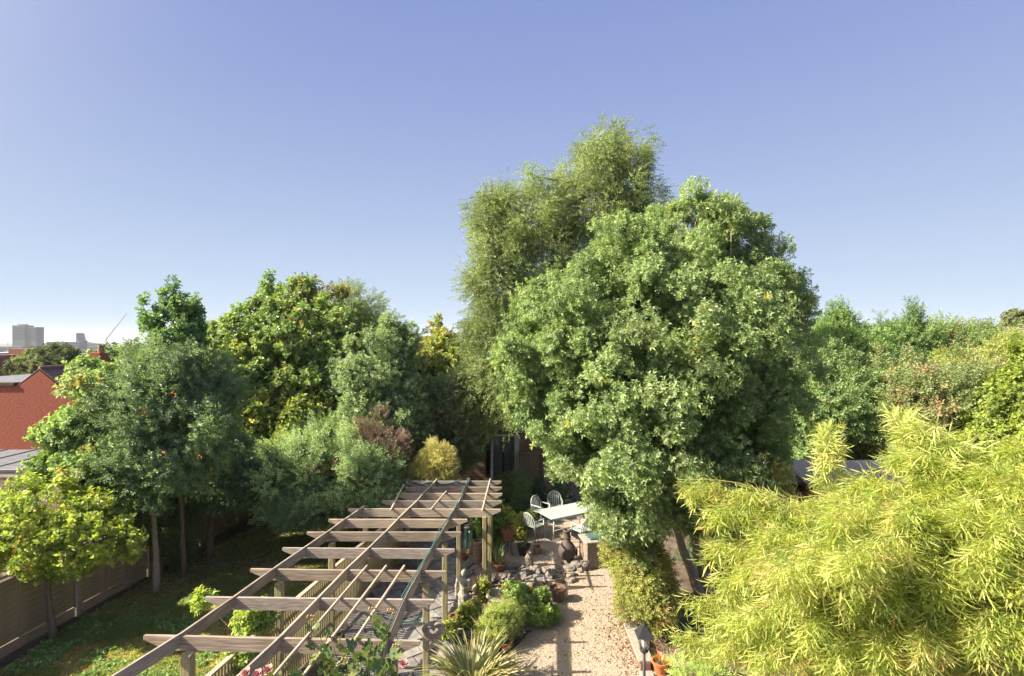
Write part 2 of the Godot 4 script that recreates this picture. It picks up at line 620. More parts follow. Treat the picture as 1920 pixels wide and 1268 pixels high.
# flat sheet from a polygon of [x, z] points at height y
func sheet(poly: PackedVector2Array, y: float) -> ArrayMesh:
	var st := st0(true)
	var idx := Geometry2D.triangulate_polygon(poly)
	for i in range(0, idx.size(), 3):
		var a := Vector3(poly[idx[i]].x, y, poly[idx[i]].y)
		var b := Vector3(poly[idx[i + 1]].x, y, poly[idx[i + 1]].y)
		var c := Vector3(poly[idx[i + 2]].x, y, poly[idx[i + 2]].y)
		tri(st, a, b, c, Vector3.UP)
	return done(st)

# land that rises and falls with distance: [z, height] pairs, w to either side
func land(prof: Array, w: float) -> ArrayMesh:
	var st := st0(true)
	for i in prof.size() - 1:
		var a: Array = prof[i]
		var b: Array = prof[i + 1]
		quad(st, Vector3(-w, a[1], a[0]), Vector3(w, a[1], a[0]), Vector3(w, b[1], b[0]), Vector3(-w, b[1], b[0]), Vector3.UP)
	return done(st)

func make_ground() -> void:
	var g := mottled(Color(0.075, 0.055, 0.04), Color(0.20, 0.155, 0.11), 0.03, Vector3(0.35, 0.35, 0.35), 1.0, 40, 2.0, true)
	structure("ground", land([[40, 0.0], [-60, 0.0], [-120, -5.0], [-170, -9.0]], 300.0), g)
	var far := mottled(Color(0.05, 0.07, 0.035), Color(0.13, 0.14, 0.09), 0.05, Vector3(0.006, 0.006, 0.006), 1.0, 44, 0.0, true)
	structure("valley", land([[-170, -9.0], [-420, -19.0], [-1000, -26.0], [-2200, -34.0], [-5000, -42.0]], 5000.0), far)
	# lawn: earth and thin turf, the blades stand on it
	var lawn := mottled(Color(0.19, 0.18, 0.085), Color(0.48, 0.39, 0.25), 0.02, Vector3(0.28, 0.28, 0.28), 1.0, 41, 1.5, true)
	M.lawn_poly = PackedVector2Array([Vector2(-10.1, -5), Vector2(-4.9, -5), Vector2(-4.75, -8), Vector2(-4.2, -12), Vector2(-5.0, -16.5), Vector2(-6.2, -18.6), Vector2(-8.6, -18.6), Vector2(-9.7, -14), Vector2(-10.0, -10)])
	structure("lawn", sheet(M.lawn_poly, 0.004), lawn)
	var gravel := StandardMaterial3D.new()
	gravel.albedo_texture = gravel_image()
	gravel.uv1_triplanar = true
	gravel.uv1_world_triplanar = true
	gravel.uv1_scale = Vector3(0.55, 0.55, 0.55)
	gravel.roughness = 0.95
	gravel.heightmap_enabled = true
	gravel.heightmap_texture = bump_tex(0.12, 3, 43, 512)
	gravel.heightmap_scale = 1.5
	M.gravel_poly = PackedVector2Array([Vector2(-0.5, -5), Vector2(-0.15, -9), Vector2(0.0, -10.6), Vector2(0.55, -11.6), Vector2(0.75, -12.6), Vector2(0.4, -13.4), Vector2(-0.2, -13.7), Vector2(-0.4, -15.2), Vector2(0.0, -16.6), Vector2(0.5, -18.4), Vector2(3.6, -19.4), Vector2(4.6, -16), Vector2(2.9, -13), Vector2(2.5, -11.2), Vector2(3.7, -9.9), Vector2(3.9, -5)])
	structure("gravel_path", sheet(M.gravel_poly, 0.008), gravel)

func gravel_image() -> ImageTexture:
	var r := rnd(90)
	var im := Image.create(512, 512, false, Image.FORMAT_RGB8)
	im.fill(srgb(Color(0.33, 0.275, 0.215)))
	for i in 26000:
		var x := r.randi() % 512
		var y := r.randi() % 512
		var k := r.randf_range(0.6, 1.25)
		var w := r.randi_range(2, 5)
		var c := Color(0.37, 0.31, 0.245)
		var u := r.randf()
		if u < 0.18: c = Color(0.26, 0.195, 0.145)
		elif u < 0.3: c = Color(0.43, 0.39, 0.33)
		elif u < 0.4: c = Color(0.22, 0.185, 0.15)
		im.fill_rect(Rect2i(x, y, w, maxi(2, w - r.randi_range(0, 2))), srgb(Color(c.r * k, c.g * k, c.b * k)))
	return ImageTexture.create_from_image(im)

# ---------- far town ----------
func make_far_town() -> void:
	# tower block: body, set-back taller half, window bands
	var t := thing("tower_block", "grey office tower block far off on the skyline", "building", Vector3(-1134, 0, -1200))
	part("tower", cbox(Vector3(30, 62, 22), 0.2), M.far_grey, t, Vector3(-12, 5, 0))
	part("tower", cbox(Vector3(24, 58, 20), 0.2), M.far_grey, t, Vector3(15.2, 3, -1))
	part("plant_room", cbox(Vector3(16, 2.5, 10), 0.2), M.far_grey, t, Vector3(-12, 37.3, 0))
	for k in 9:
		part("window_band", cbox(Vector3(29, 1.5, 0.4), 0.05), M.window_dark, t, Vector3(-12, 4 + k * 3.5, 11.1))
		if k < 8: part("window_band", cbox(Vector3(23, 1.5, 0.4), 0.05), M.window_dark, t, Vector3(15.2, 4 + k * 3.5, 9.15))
	# building with a curved blade on its roof
	t = thing("blade_roof_building", "pale office building with a tall curved blade at its roof end", "building", Vector3(-1063.021, -44.958, -1300))
	var st := st0(true)
	var w := 68.0
	var prof := PackedVector2Array([Vector2(-w / 2, -30), Vector2(w / 2, -30), Vector2(w / 2, 36), Vector2(0, 38), Vector2(-22, 41), Vector2(-29, 47), Vector2(-33, 63), Vector2(-w / 2, 64)])
	extrude(st, prof, 24.0)
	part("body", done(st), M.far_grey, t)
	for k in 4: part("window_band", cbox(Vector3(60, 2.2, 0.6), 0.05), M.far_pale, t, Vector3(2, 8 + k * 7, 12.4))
	# low offices, each a long slab
	var low := [[20, 650, 690, 1000, 60, "long grey office slab left of the tower block"], [38, 658, 690, 900, 40, "pale low office slab in front of the tower block"], [125, 641, 690, 1150, 62, "low grey roofline between the tower block and the blade"], [208, 652, 690, 1250, 36, "low grey shed below the tower crane"]]
	for a in low:
		var d: float = a[3]
		var hw: float = a[4] * d / 960.0
		var top: float = 6.5 - (a[1] - 634.0) * d / 960.0
		var o := thing("office_block", a[5], "building", Vector3((a[0] - 960.0) / 960.0 * d, 0, -d), 0.0, "low offices on the skyline")
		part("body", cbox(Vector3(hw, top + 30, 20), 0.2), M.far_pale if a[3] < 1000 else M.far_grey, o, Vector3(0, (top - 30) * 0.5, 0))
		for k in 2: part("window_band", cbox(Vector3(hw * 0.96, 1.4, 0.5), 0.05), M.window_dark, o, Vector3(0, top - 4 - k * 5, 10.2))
	# tower crane with a luffing jib
	t = thing("tower_crane", "grey luffing tower crane with its jib raised over the skyline", "crane", Vector3(-1031.875, -28.708, -1300))
	var cm := plain(Color(0.3, 0.31, 0.33), 0.7)
	part("mast", tube([Vector3(0, -20, 0), Vector3(0, 30, 0)], [1.2, 1.2], 4), cm, t)
	part("jib", tube([Vector3(-3, 26, 0), Vector3(54, 98, 0)], [1.3, 0.9], 4), cm, t)
	part("counter_jib", tube([Vector3(0, 28, 0), Vector3(6, 20, 0)], [2.2, 2.6], 4), cm, t)
	part("tie_bar", tube([Vector3(2, 38, 0), Vector3(52, 97, 0)], [0.25, 0.25], 4), cm, t)
	part("mast_head", tube([Vector3(0, 28, 0), Vector3(2, 40, 0)], [0.7, 0.5], 4), cm, t)
	# mast on the far left
	t = thing("radio_mast", "thin radio mast on the far skyline left of the tower", "mast", Vector3(-886.875, -46, -900))
	part("pole", tube([Vector3(0, -10, 0), Vector3(0, 52, 0)], [0.5, 0.3], 5), cm, t)
	part("crossbar", tube([Vector3(-1.5, 40, 0), Vector3(1.5, 40, 0)], [0.3, 0.3], 5), cm, t)
	# brick works building at middle distance
	t = thing("brick_works", "dull red flat-roofed brick building behind the gabled house", "building", Vector3(-78.333, -0.667, -80))
	part("wall", cbox(Vector3(6.5, 5.2, 8), 0.03), M.brick_far, t, Vector3(-1.2, 2.0, 0))
	part("wall", cbox(Vector3(3.4, 6.6, 6), 0.03), M.brick_far, t, Vector3(1.3, 2.2, -3))
	part("roof", cbox(Vector3(3.4, 0.25, 8.3), 0.03), M.white, t, Vector3(-2.2, 4.75, 0))
	# distant tree belts as trees
	var far := {"rc": 1.6, "per": 16, "clumps": 70, "mesh": M.s_far, "mat": M.leaf_soft, "rag": 0.25, "up": 0.3, "stray": 0.0, "branches": 3, "tints": [[1, Color(0.055, 0.075, 0.035)], [1, Color(0.075, 0.09, 0.04)]]}
	tree("round_tree", "dark round tree behind the tiled roof below the skyline", "tree", 301, [Vector3(-62.344, 0.812, -70), Vector3(-62.344, 2.417, -70)], 0.35, [[Vector3(-63.292, 3, -70), Vector3(3.354, 2.042, 4)], [Vector3(-61.533, 2.802, -71), Vector3(2.958, 1.849, 4)], [Vector3(-64.05, 3.65, -72), Vector3(2.4, 1.5, 3)]], far.merged({"clumps": 190, "s0": 0.6, "s1": 1.1, "rc": 0.9, "tints": [[2, Color(0.04, 0.055, 0.03)], [1, Color(0.085, 0.09, 0.04)]]}, true))
	var spots := [[222, 692, 45, 40, 22], [262, 686, 50, 45, 26], [400, 684, 44, 45, 30], [750, 680, 46, 50, 28], [800, 676, 50, 40, 30], [690, 690, 42, 40, 30], [1500, 690, 45, 60, 45], [1620, 680, 50, 60, 40], [1740, 680, 52, 60, 38], [1850, 670, 48, 50, 40], [880, 690, 45, 45, 40], [1050, 690, 46, 60, 50], [1250, 690, 46, 80, 50], [1390, 690, 46, 70, 50], [620, 680, 46, 60, 50], [510, 690, 46, 60, 40], [330, 690, 48, 50, 30]]
	var names := ["pale hazy tree left of the rowan on the horizon", "hazy tree just behind the rowan's top", "distant tree seen between the rowan and the red-tinted maple", "distant tree behind the upright silvery tree", "distant tree behind the yellowing tree", "distant tree behind the maple's right shoulder", "distant tree at the right foot of the big evergreen", "distant tree behind the right-hand thicket, left of centre", "distant tree behind the right-hand thicket, middle", "distant tree in front of the slate roof", "distant tree behind the birch's left foot", "distant tree hidden behind the birch", "distant tree behind the big evergreen's crown", "distant tree behind the big evergreen's right side", "distant tree behind the maple", "distant tree behind the maple's left side", "distant tree behind the rowan"]
	for i in spots.size():
		var a: Array = spots[i]
		var d: float = a[2]
		var c := Vector3((a[0] - 960.0) / 960.0 * d, 6.5 - (a[1] - 634.0) * d / 960.0, -d)
		tree("distant_tree", names[i], "tree", 320 + i, [Vector3(c.x, 0, c.z), c], 0.25, [[c, Vector3(a[3], a[4], a[3]) * d / 960.0], [c - Vector3(0, 1.6, 0), Vector3(a[3] * 1.1, a[4], a[3]) * d / 960.0]], far, "trees on the horizon")

func extrude(st: SurfaceTool, poly: PackedVector2Array, depth: float) -> void:
	var h := depth * 0.5
	var idx := Geometry2D.triangulate_polygon(poly)
	for i in range(0, idx.size(), 3):
		for s in [-1.0, 1.0]:
			tri(st, Vector3(poly[idx[i]].x, poly[idx[i]].y, s * h), Vector3(poly[idx[i + 1]].x, poly[idx[i + 1]].y, s * h), Vector3(poly[idx[i + 2]].x, poly[idx[i + 2]].y, s * h), Vector3(0, 0, s))
	var ccw := not Geometry2D.is_polygon_clockwise(poly)
	for i in poly.size():
		var a := poly[i]
		var b := poly[(i + 1) % poly.size()]
		var e := b - a
		var out := Vector3(e.y, -e.x, 0) if ccw else Vector3(-e.y, e.x, 0)
		quad(st, Vector3(a.x, a.y, -h), Vector3(b.x, b.y, -h), Vector3(b.x, b.y, h), Vector3(a.x, a.y, h), out)

# ---------- houses to the left, roof to the right ----------
func make_near_houses() -> void:
	var z := -22.0
	var t := thing("brick_house", "red brick house with a gable end and a tiled roof", "house", Vector3(-21, 0, z))
	var st := st0(true)
	extrude(st, PackedVector2Array([Vector2(-5, -1), Vector2(2.4, -1), Vector2(2.4, 4.1), Vector2(1.9, 4.25), Vector2(0.83, 5.12), Vector2(-0.05, 4.46), Vector2(-5, 4.46)]), 0.3)
	part("wall", done(st), M.brick, t)
	part("wall", cbox(Vector3(0.3, 5.0, 10), 0.01), M.brick, t, Vector3(2.25, 1.55, -5.2))
	# roof: rows of tiles running back along the ridge
	for side in [-1, 1]:
		var e := Vector3(0.83, 5.16, 0)
		var f := Vector3(2.65, 3.72, 0) if side > 0 else Vector3(-0.3, 4.3, 0)
		var n := 11 if side > 0 else 6
		for k in n:
			var a := e.lerp(f, float(k) / n)
			var b := e.lerp(f, (k + 1.25) / n)
			var dirv := (b - a).normalized()
			part("tile_course", cbox(Vector3((b - a).length(), 0.035, 10.2), 0.01), M.tile, t, (a + b) * 0.5 + Vector3(0, 0.035, -4.95), Basis(dirv, dirv.cross(Vector3.FORWARD) * -1.0 if false else Vector3.BACK.cross(dirv), Vector3.BACK) * Basis(Vector3.BACK, 0.03 * side))
	part("ridge_tiles", tube([Vector3(0.83, 5.2, 0.1), Vector3(0.83, 5.2, -10)], [0.11, 0.11], 8), M.tile, t)
	var ch := part("chimney", cbox(Vector3(0.5, 0.9, 0.5), 0.01), M.brick, t, Vector3(1.15, 5.35, -2.6))
	part("chimney_pot", lathe([[0.12, 0.0], [0.14, 0.08], [0.11, 0.3], [0.14, 0.36], [0.1, 0.36], [0.1, 0.1]], 10), M.old_clay, ch, Vector3(0.1, 0.44, 0))
	part("gutter", tube([Vector3(2.72, 3.68, 0.1), Vector3(2.72, 3.68, -10)], [0.07, 0.07], 6), plain(Color(0.1, 0.08, 0.2), 0.5), t)
	var wd := part("window", cbox(Vector3(1.45, 0.34, 0.08), 0.005), M.lead, t, Vector3(-0.75, 1.38, 0.16))
	for k in 3: part("pane", cbox(Vector3(0.4, 0.2, 0.02), 0.003), M.window_dark, wd, Vector3(-0.45 + k * 0.45, 0, 0.05))
	part("flat_roof", cbox(Vector3(4.9, 0.12, 6), 0.01), M.lead, t, Vector3(-2.55, 4.5, -3.2))
	part("roof_light", cbox(Vector3(0.9, 0.25, 1.0), 0.02), M.white, t, Vector3(-0.6, 4.7, -2.6))
	part("parapet", cbox(Vector3(4.8, 0.14, 0.4), 0.01), M.dark_wood, t, Vector3(-2.6, 4.53, 0.02))
	# garage with felt roof over the fence
	t = thing("flat_roof_garage", "flat felt-roofed garage with a cream fascia beyond the left fence", "garage", Vector3(-17.6, 0, -18.2))
	part("wall", cbox(Vector3(4.4, 2.1, 2.6), 0.01), M.cream, t, Vector3(0, 1.05, 0))
	part("downpipe", tube([Vector3(2.0, 0, 1.36), Vector3(2.0, 1.9, 1.36)], [0.04, 0.04], 6), M.lamp_black, t)
	part("roof", cbox(Vector3(4.7, 0.1, 3.0), 0.01), M.lead, t, Vector3(0, 2.16, 0))
	part("fascia", cbox(Vector3(4.72, 0.16, 0.03), 0.004), M.cream, t, Vector3(0, 2.03, 1.47))
	for k in 4: part("roof_batten", cbox(Vector3(0.05, 0.03, 2.96), 0.004), M.lead, t, Vector3(-1.8 + k * 1.15, 2.225, 0))
	# neighbour's fence
	t = thing("neighbour_fence", "weathered plum-grey board fence in front of the flat-roofed garage", "fence", Vector3(-15.6, 0, -16))
	for k in 26: part("board", cbox(Vector3(0.145, 2.1, 0.02), 0.003), M.wood, t, Vector3(-2 + k * 0.15, 1.08, 0.002 * (k % 2)))
	part("rail", cbox(Vector3(4, 0.06, 0.06), 0.005), M.wood, t, Vector3(-0.1, 2.16, 0))
	# roof peeping over the trees at the right
	t = thing("slate_roof_house", "grey slate roof with a terracotta ridge above the trees at the right edge", "house", Vector3(35.438, 6.275, -36))
	t.position.y = 0
	part("wall", cbox(Vector3(5.2, 6.2, 6), 0.02), M.brick, t, Vector3(0.6, 3.1, -3))
	part("roof_slope", cbox(Vector3(5.6, 0.08, 2.2), 0.01), M.felt, t, Vector3(0.6, 6.75, -1.0), Basis(Vector3.RIGHT, 0.45))
	part("ridge_tiles", tube([Vector3(-1.6, 7.25, -2), Vector3(3.4, 7.25, -2)], [0.08, 0.08], 6), M.terracotta, t)
	part("roof_slope", cbox(Vector3(5.6, 0.08, 2.2), 0.01), M.felt, t, Vector3(0.6, 6.75, -3.0), Basis(Vector3.RIGHT, -0.45))
	t = thing("television_aerial", "thin television aerial standing left of the slate roof", "aerial", Vector3(33.5, 0, -36.2))
	part("pole", tube([Vector3(0, 5.5, 0), Vector3(0, 7.9, 0)], [0.025, 0.02], 5), M.iron, t)
	part("boom", tube([Vector3(-0.35, 7.85, 0), Vector3(0.35, 7.85, 0)], [0.02, 0.02], 5), M.iron, t)
	for k in 5: part("element", tube([Vector3(-0.3 + k * 0.15, 7.86, -0.25), Vector3(-0.3 + k * 0.15, 7.86, 0.25)], [0.012, 0.012], 4), M.iron, t)
	t = thing("chimney_stack", "small red chimney stack peeping out above the right-hand thicket", "chimney", Vector3(33.25, 6.263, -38))
	t.position.y = 0
	part("stack", cbox(Vector3(0.6, 7.2, 0.6), 0.01), M.brick, t, Vector3(0, 3.6, 0))
	part("pot", lathe([[0.12, 0], [0.12, 0.3], [0.09, 0.3], [0.09, 0.05]], 8), M.terracotta, t, Vector3(0, 7.2, 0))

# ---------- lap-panel fence along the left ----------
func make_boundary_fence() -> void:
	var t := thing("lap_fence", "weathered overlapping-board fence panels along the left side of the lawn", "fence", Vector3(-10.5, 0, -6))
	var r := rnd(50)
	var pts := [Vector3(-0.1, 0, 0), Vector3(0.0, 0, -2.0), Vector3(0.1, 0, -4.0), Vector3(0.3, 0, -6.0), Vector3(0.55, 0, -8.0), Vector3(0.75, 0, -10.0), Vector3(0.85, 0, -12.0), Vector3(1.0, 0, -14.0)]
	for i in pts.size():
		part("post", cbox(Vector3(0.1, 1.7, 0.1), 0.01), M.concrete if i == 3 else M.lap, t, pts[i] + Vector3(0, 0.85, 0))
		if i == pts.size() - 1: break
		var a: Vector3 = pts[i]
		var b: Vector3 = pts[i + 1]
		var d := (b - a).normalized()
		var nrm := Vector3.UP.cross(d) * -1.0
		part("gravel_board", cbox(Vector3(1.88, 0.22, 0.04), 0.005), M.lap, t, (a + b) * 0.5 + Vector3(0, 0.12, 0), Basis(d, Vector3.UP, d.cross(Vector3.UP)))
		for k in 10:
			var y := 0.31 + k * 0.13
			timber("board", a + d * 0.06 + Vector3(0, y + r.randf_range(-0.008, 0.008), 0) + nrm * 0.01, b - d * 0.06 + Vector3(0, y + r.randf_range(-0.008, 0.008), 0) + nrm * 0.01, 0.014, 0.15, M.lap, t, 0.003).rotate_object_local(Vector3.RIGHT, 0.17)
		for f in [0.04, 0.36, 0.64, 0.96]:
			part("batten", cbox(Vector3(0.045, 1.4, 0.03), 0.004), M.lap, t, a.lerp(b, f) + Vector3(0, 0.93, 0) + nrm * 0.04, Basis(d, Vector3.UP, d.cross(Vector3.UP)))
		timber("capping", a + Vector3(0, 1.62, 0), b + Vector3(0, 1.62, 0), 0.07, 0.03, M.lap, t, 0.004)
	# rear boundary: dark close boards behind the trees
	var q := thing("rear_board_fence", "dark upright board fence in deep shade behind the rowan trunks", "fence", Vector3(-9.3, 0, -20))
	for k in 42:
		part("board", cbox(Vector3(0.14, 1.7 + r.randf_range(-0.03, 0.03), 0.02), 0.003), M.shed_wood, q, Vector3(-0.4 + k * 0.145, 0.88, 0.004 * (k % 2)))
	for y in [0.4, 1.4]: part("rail", cbox(Vector3(6.2, 0.07, 0.05), 0.005), M.shed_wood, q, Vector3(2.6, y, -0.05))

# ---------- summerhouse at the end of the garden ----------
func make_summerhouse() -> void:
	var t := thing("summerhouse", "brown timber summerhouse with white-framed glass doors at the garden's end", "summerhouse", Vector3(-0.3, 0, -23.5))
	# local x runs from -2.6 to 2.2; door opening between -0.85 and 0.55
	part("floor", cbox(Vector3(5, 0.12, 3.2), 0.01), M.shed_wood, t, Vector3(-0.2, 0.06, -1.6))
	for k in 16:
		var y := 0.2 + k * 0.14
		part("board", cbox(Vector3(1.45, 0.135, 0.025), 0.004), M.shed_wood, t, Vector3(1.37, y, 0.003 * (k % 2)))
		part("board", cbox(Vector3(1.7, 0.135, 0.025), 0.004), M.shed_wood, t, Vector3(-1.75, y, 0.003 * (k % 2)))
	part("back_wall", cbox(Vector3(4.7, 2.4, 0.05), 0.01), M.shed_wood, t, Vector3(-0.25, 1.2, -3.0))
	for x in [-2.6, 2.1]: part("side_wall", cbox(Vector3(0.05, 2.4, 3.0), 0.01), M.shed_wood, t, Vector3(x, 1.2, -1.5))
	var fr: Material = M.frame_white
	part("door_post", cbox(Vector3(0.22, 1.98, 0.1), 0.01), fr, t, Vector3(0.52, 1.0, 0.06))
	part("door_post", cbox(Vector3(0.1, 1.98, 0.1), 0.01), fr, t, Vector3(-0.62, 1.0, 0.06))
	part("lintel", cbox(Vector3(1.46, 0.12, 0.1), 0.01), fr, t, Vector3(-0.1, 2.05, 0.06))
	for x in [-0.33, 0.2]:
		var d := part("glass_door", cbox(Vector3(0.05, 1.85, 0.04), 0.004), M.dark_wood, t, Vector3(x + 0.22, 1.04, 0.02))
		part("pane", cbox(Vector3(0.46, 1.7, 0.008), 0.001), M.glass, d, Vector3(-0.24, 0, 0))
	part("tall_cupboard", cbox(Vector3(0.4, 1.5, 0.4), 0.01), M.dark_wood, t, Vector3(0.1, 0.87, -1.2))
	part("cabinet", cbox(Vector3(0.8, 0.9, 0.45), 0.01), M.old_clay, t, Vector3(-0.5, 0.57, -1.6))
	# roof: gable front in dark shingle, ridge running back
	var st := st0(true)
	extrude(st, PackedVector2Array([Vector2(-2.6, 2.12), Vector2(2.15, 2.12), Vector2(2.15, 2.35), Vector2(-0.1, 3.25), Vector2(-2.6, 2.3)]), 0.06)
	part("gable", done(st), M.dark_wood, t, Vector3(0, 0, 0.12))
	for s in [-1, 1]:
		var a := Vector3(-0.15, 3.3, 0)
		var b := Vector3(2.5, 2.3, 0) if s > 0 else Vector3(-2.95, 2.25, 0)
		var d := (b - a).normalized()
		part("roof_slope", cbox(Vector3((b - a).length(), 0.06, 3.9), 0.01), M.concrete, t, (a + b) * 0.5 + Vector3(0, 0.03, -1.35), Basis(d, Vector3.BACK.cross(d), Vector3.BACK))
		part("barge_board", cbox(Vector3((b - a).length(), 0.16, 0.03), 0.004), M.cream, t, (a + b) * 0.5 + Vector3(0, -0.06, 0.62), Basis(d, Vector3.BACK.cross(d), Vector3.BACK))
	var l := part("wall_lamp", cbox(Vector3(0.06, 0.12, 0.06), 0.01), M.iron, t, Vector3(0.62, 2.16, 0.2))
	part("shade", lathe([[0.09, 0.0], [0.05, 0.1], [0.0, 0.12]], 10), M.frame_white, l, Vector3(-0.04, 0.06, 0.08))
	# the little cupboard of boards right of the door
	var c := thing("garden_cupboard", "low wooden cupboard with plank doors right of the summerhouse door", "cupboard", Vector3(0.75, 0, -23.0))
	part("body", cbox(Vector3(0.85, 1.3, 0.4), 0.01), M.shed_wood, c, Vector3(0, 0.66, 0))
	for x in [-0.21, 0.21]:
		var d := part("door", cbox(Vector3(0.4, 1.15, 0.025), 0.004), M.wood_green, c, Vector3(x, 0.68, 0.215))
		part("handle", cbox(Vector3(0.02, 0.1, 0.02), 0.003), M.iron, d, Vector3(-0.14 * signf(x), 0, 0.02))
	part("lid", cbox(Vector3(0.95, 0.04, 0.5), 0.006), M.shed_wood, c, Vector3(0, 1.33, 0))

func make_neighbour_shed() -> void:
	var t := thing("neighbour_shed", "low shed with a pale felt roof between the bamboo and the thicket", "shed", Vector3(9.9, 0, -15.2))
	part("wall", cbox(Vector3(3.0, 2.3, 2.0), 0.01), M.shed_wood, t, Vector3(0, 1.15, 0))
	part("roof_slope", cbox(Vector3(3.5, 0.06, 1.45), 0.01), M.concrete, t, Vector3(0, 2.62, 0.55), Basis(Vector3.RIGHT, 0.28))
	part("roof_slope", cbox(Vector3(3.5, 0.06, 1.45), 0.01), M.concrete, t, Vector3(0, 2.62, -0.8), Basis(Vector3.RIGHT, -0.28))
	part("fascia", cbox(Vector3(3.5, 0.1, 0.025), 0.004), M.dark_wood, t, Vector3(0, 2.38, 1.25))
	t = thing("lean_to_shed", "narrow dark lean-to with a felt roof behind the bamboo's left tips", "shed", Vector3(8.0, 0, -15.4))
	part("wall", cbox(Vector3(1.0, 2.2, 1.4), 0.01), M.dark_wood, t, Vector3(0, 1.1, 0))
	part("roof", cbox(Vector3(1.2, 0.05, 1.7), 0.01), M.lead, t, Vector3(0, 2.35, 0), Basis(Vector3.BACK, 0.12))
	for k in 6: part("board", cbox(Vector3(0.16, 2.0, 0.02), 0.004), M.shed_wood, t, Vector3(-0.42 + k * 0.168, 1.1, 0.715))

func make_patio() -> void:
	var st := st0(true)
	var base := structure("patio", sheet(PackedVector2Array([Vector2(-4.0, -6), Vector2(-0.75, -6), Vector2(-0.9, -9.5), Vector2(-0.9, -13), Vector2(-0.6, -17.4), Vector2(-3.6, -17.4), Vector2(-3.7, -12)]), 0.006), M.soil)
	var r := rnd(60)
	var turn := Basis(Vector3.UP, 0.62)
	var n := 0
	for i in range(-16, 17):
		for k in range(-16, 17):
			var c := turn * Vector3(i * 0.46 + (0.23 if k % 2 else 0.0), 0, k * 0.46) + Vector3(-2.3, 0, -11.6)
			var lo := -3.65 - (c.z + 12) * 0.02
			if c.x < lo or c.x > -0.95 or c.z > -7.6 or c.z < -17.2: continue
			part("slab", slab_mesh(r.randi() % 3), M.slab if r.randf() < 0.6 else M.slab_b, base, c + Vector3(0, 0.022 + r.randf_range(-0.004, 0.004), 0), turn * Basis(Vector3(r.randf_range(-1, 1), 0, r.randf_range(-1, 1)).normalized(), 0.008))

func slab_mesh(k: int) -> ArrayMesh:
	return cbox(Vector3(0.435, 0.04, 0.435) if k == 0 else Vector3(0.44, 0.04, 0.43) if k == 1 else Vector3(0.43, 0.04, 0.44), 0.008)

func beam_mesh(ln: float, h: float, w: float, cut_l: float, cut_r: float) -> ArrayMesh:
	var st := st0(true)
	var a := ln * 0.5
	var b := h * 0.5
	var p := PackedVector2Array([Vector2(-a, b), Vector2(-a, b - 0.05 if cut_l > 0 else -b)])
	if cut_l > 0: p.append(Vector2(-a + cut_l, -b))
	if cut_r > 0: p.append(Vector2(a - cut_r, -b))
	p.append(Vector2(a, b - 0.05 if cut_r > 0 else -b))
	p.append(Vector2(a, b))
	extrude(st, p, w)
	return done(st)

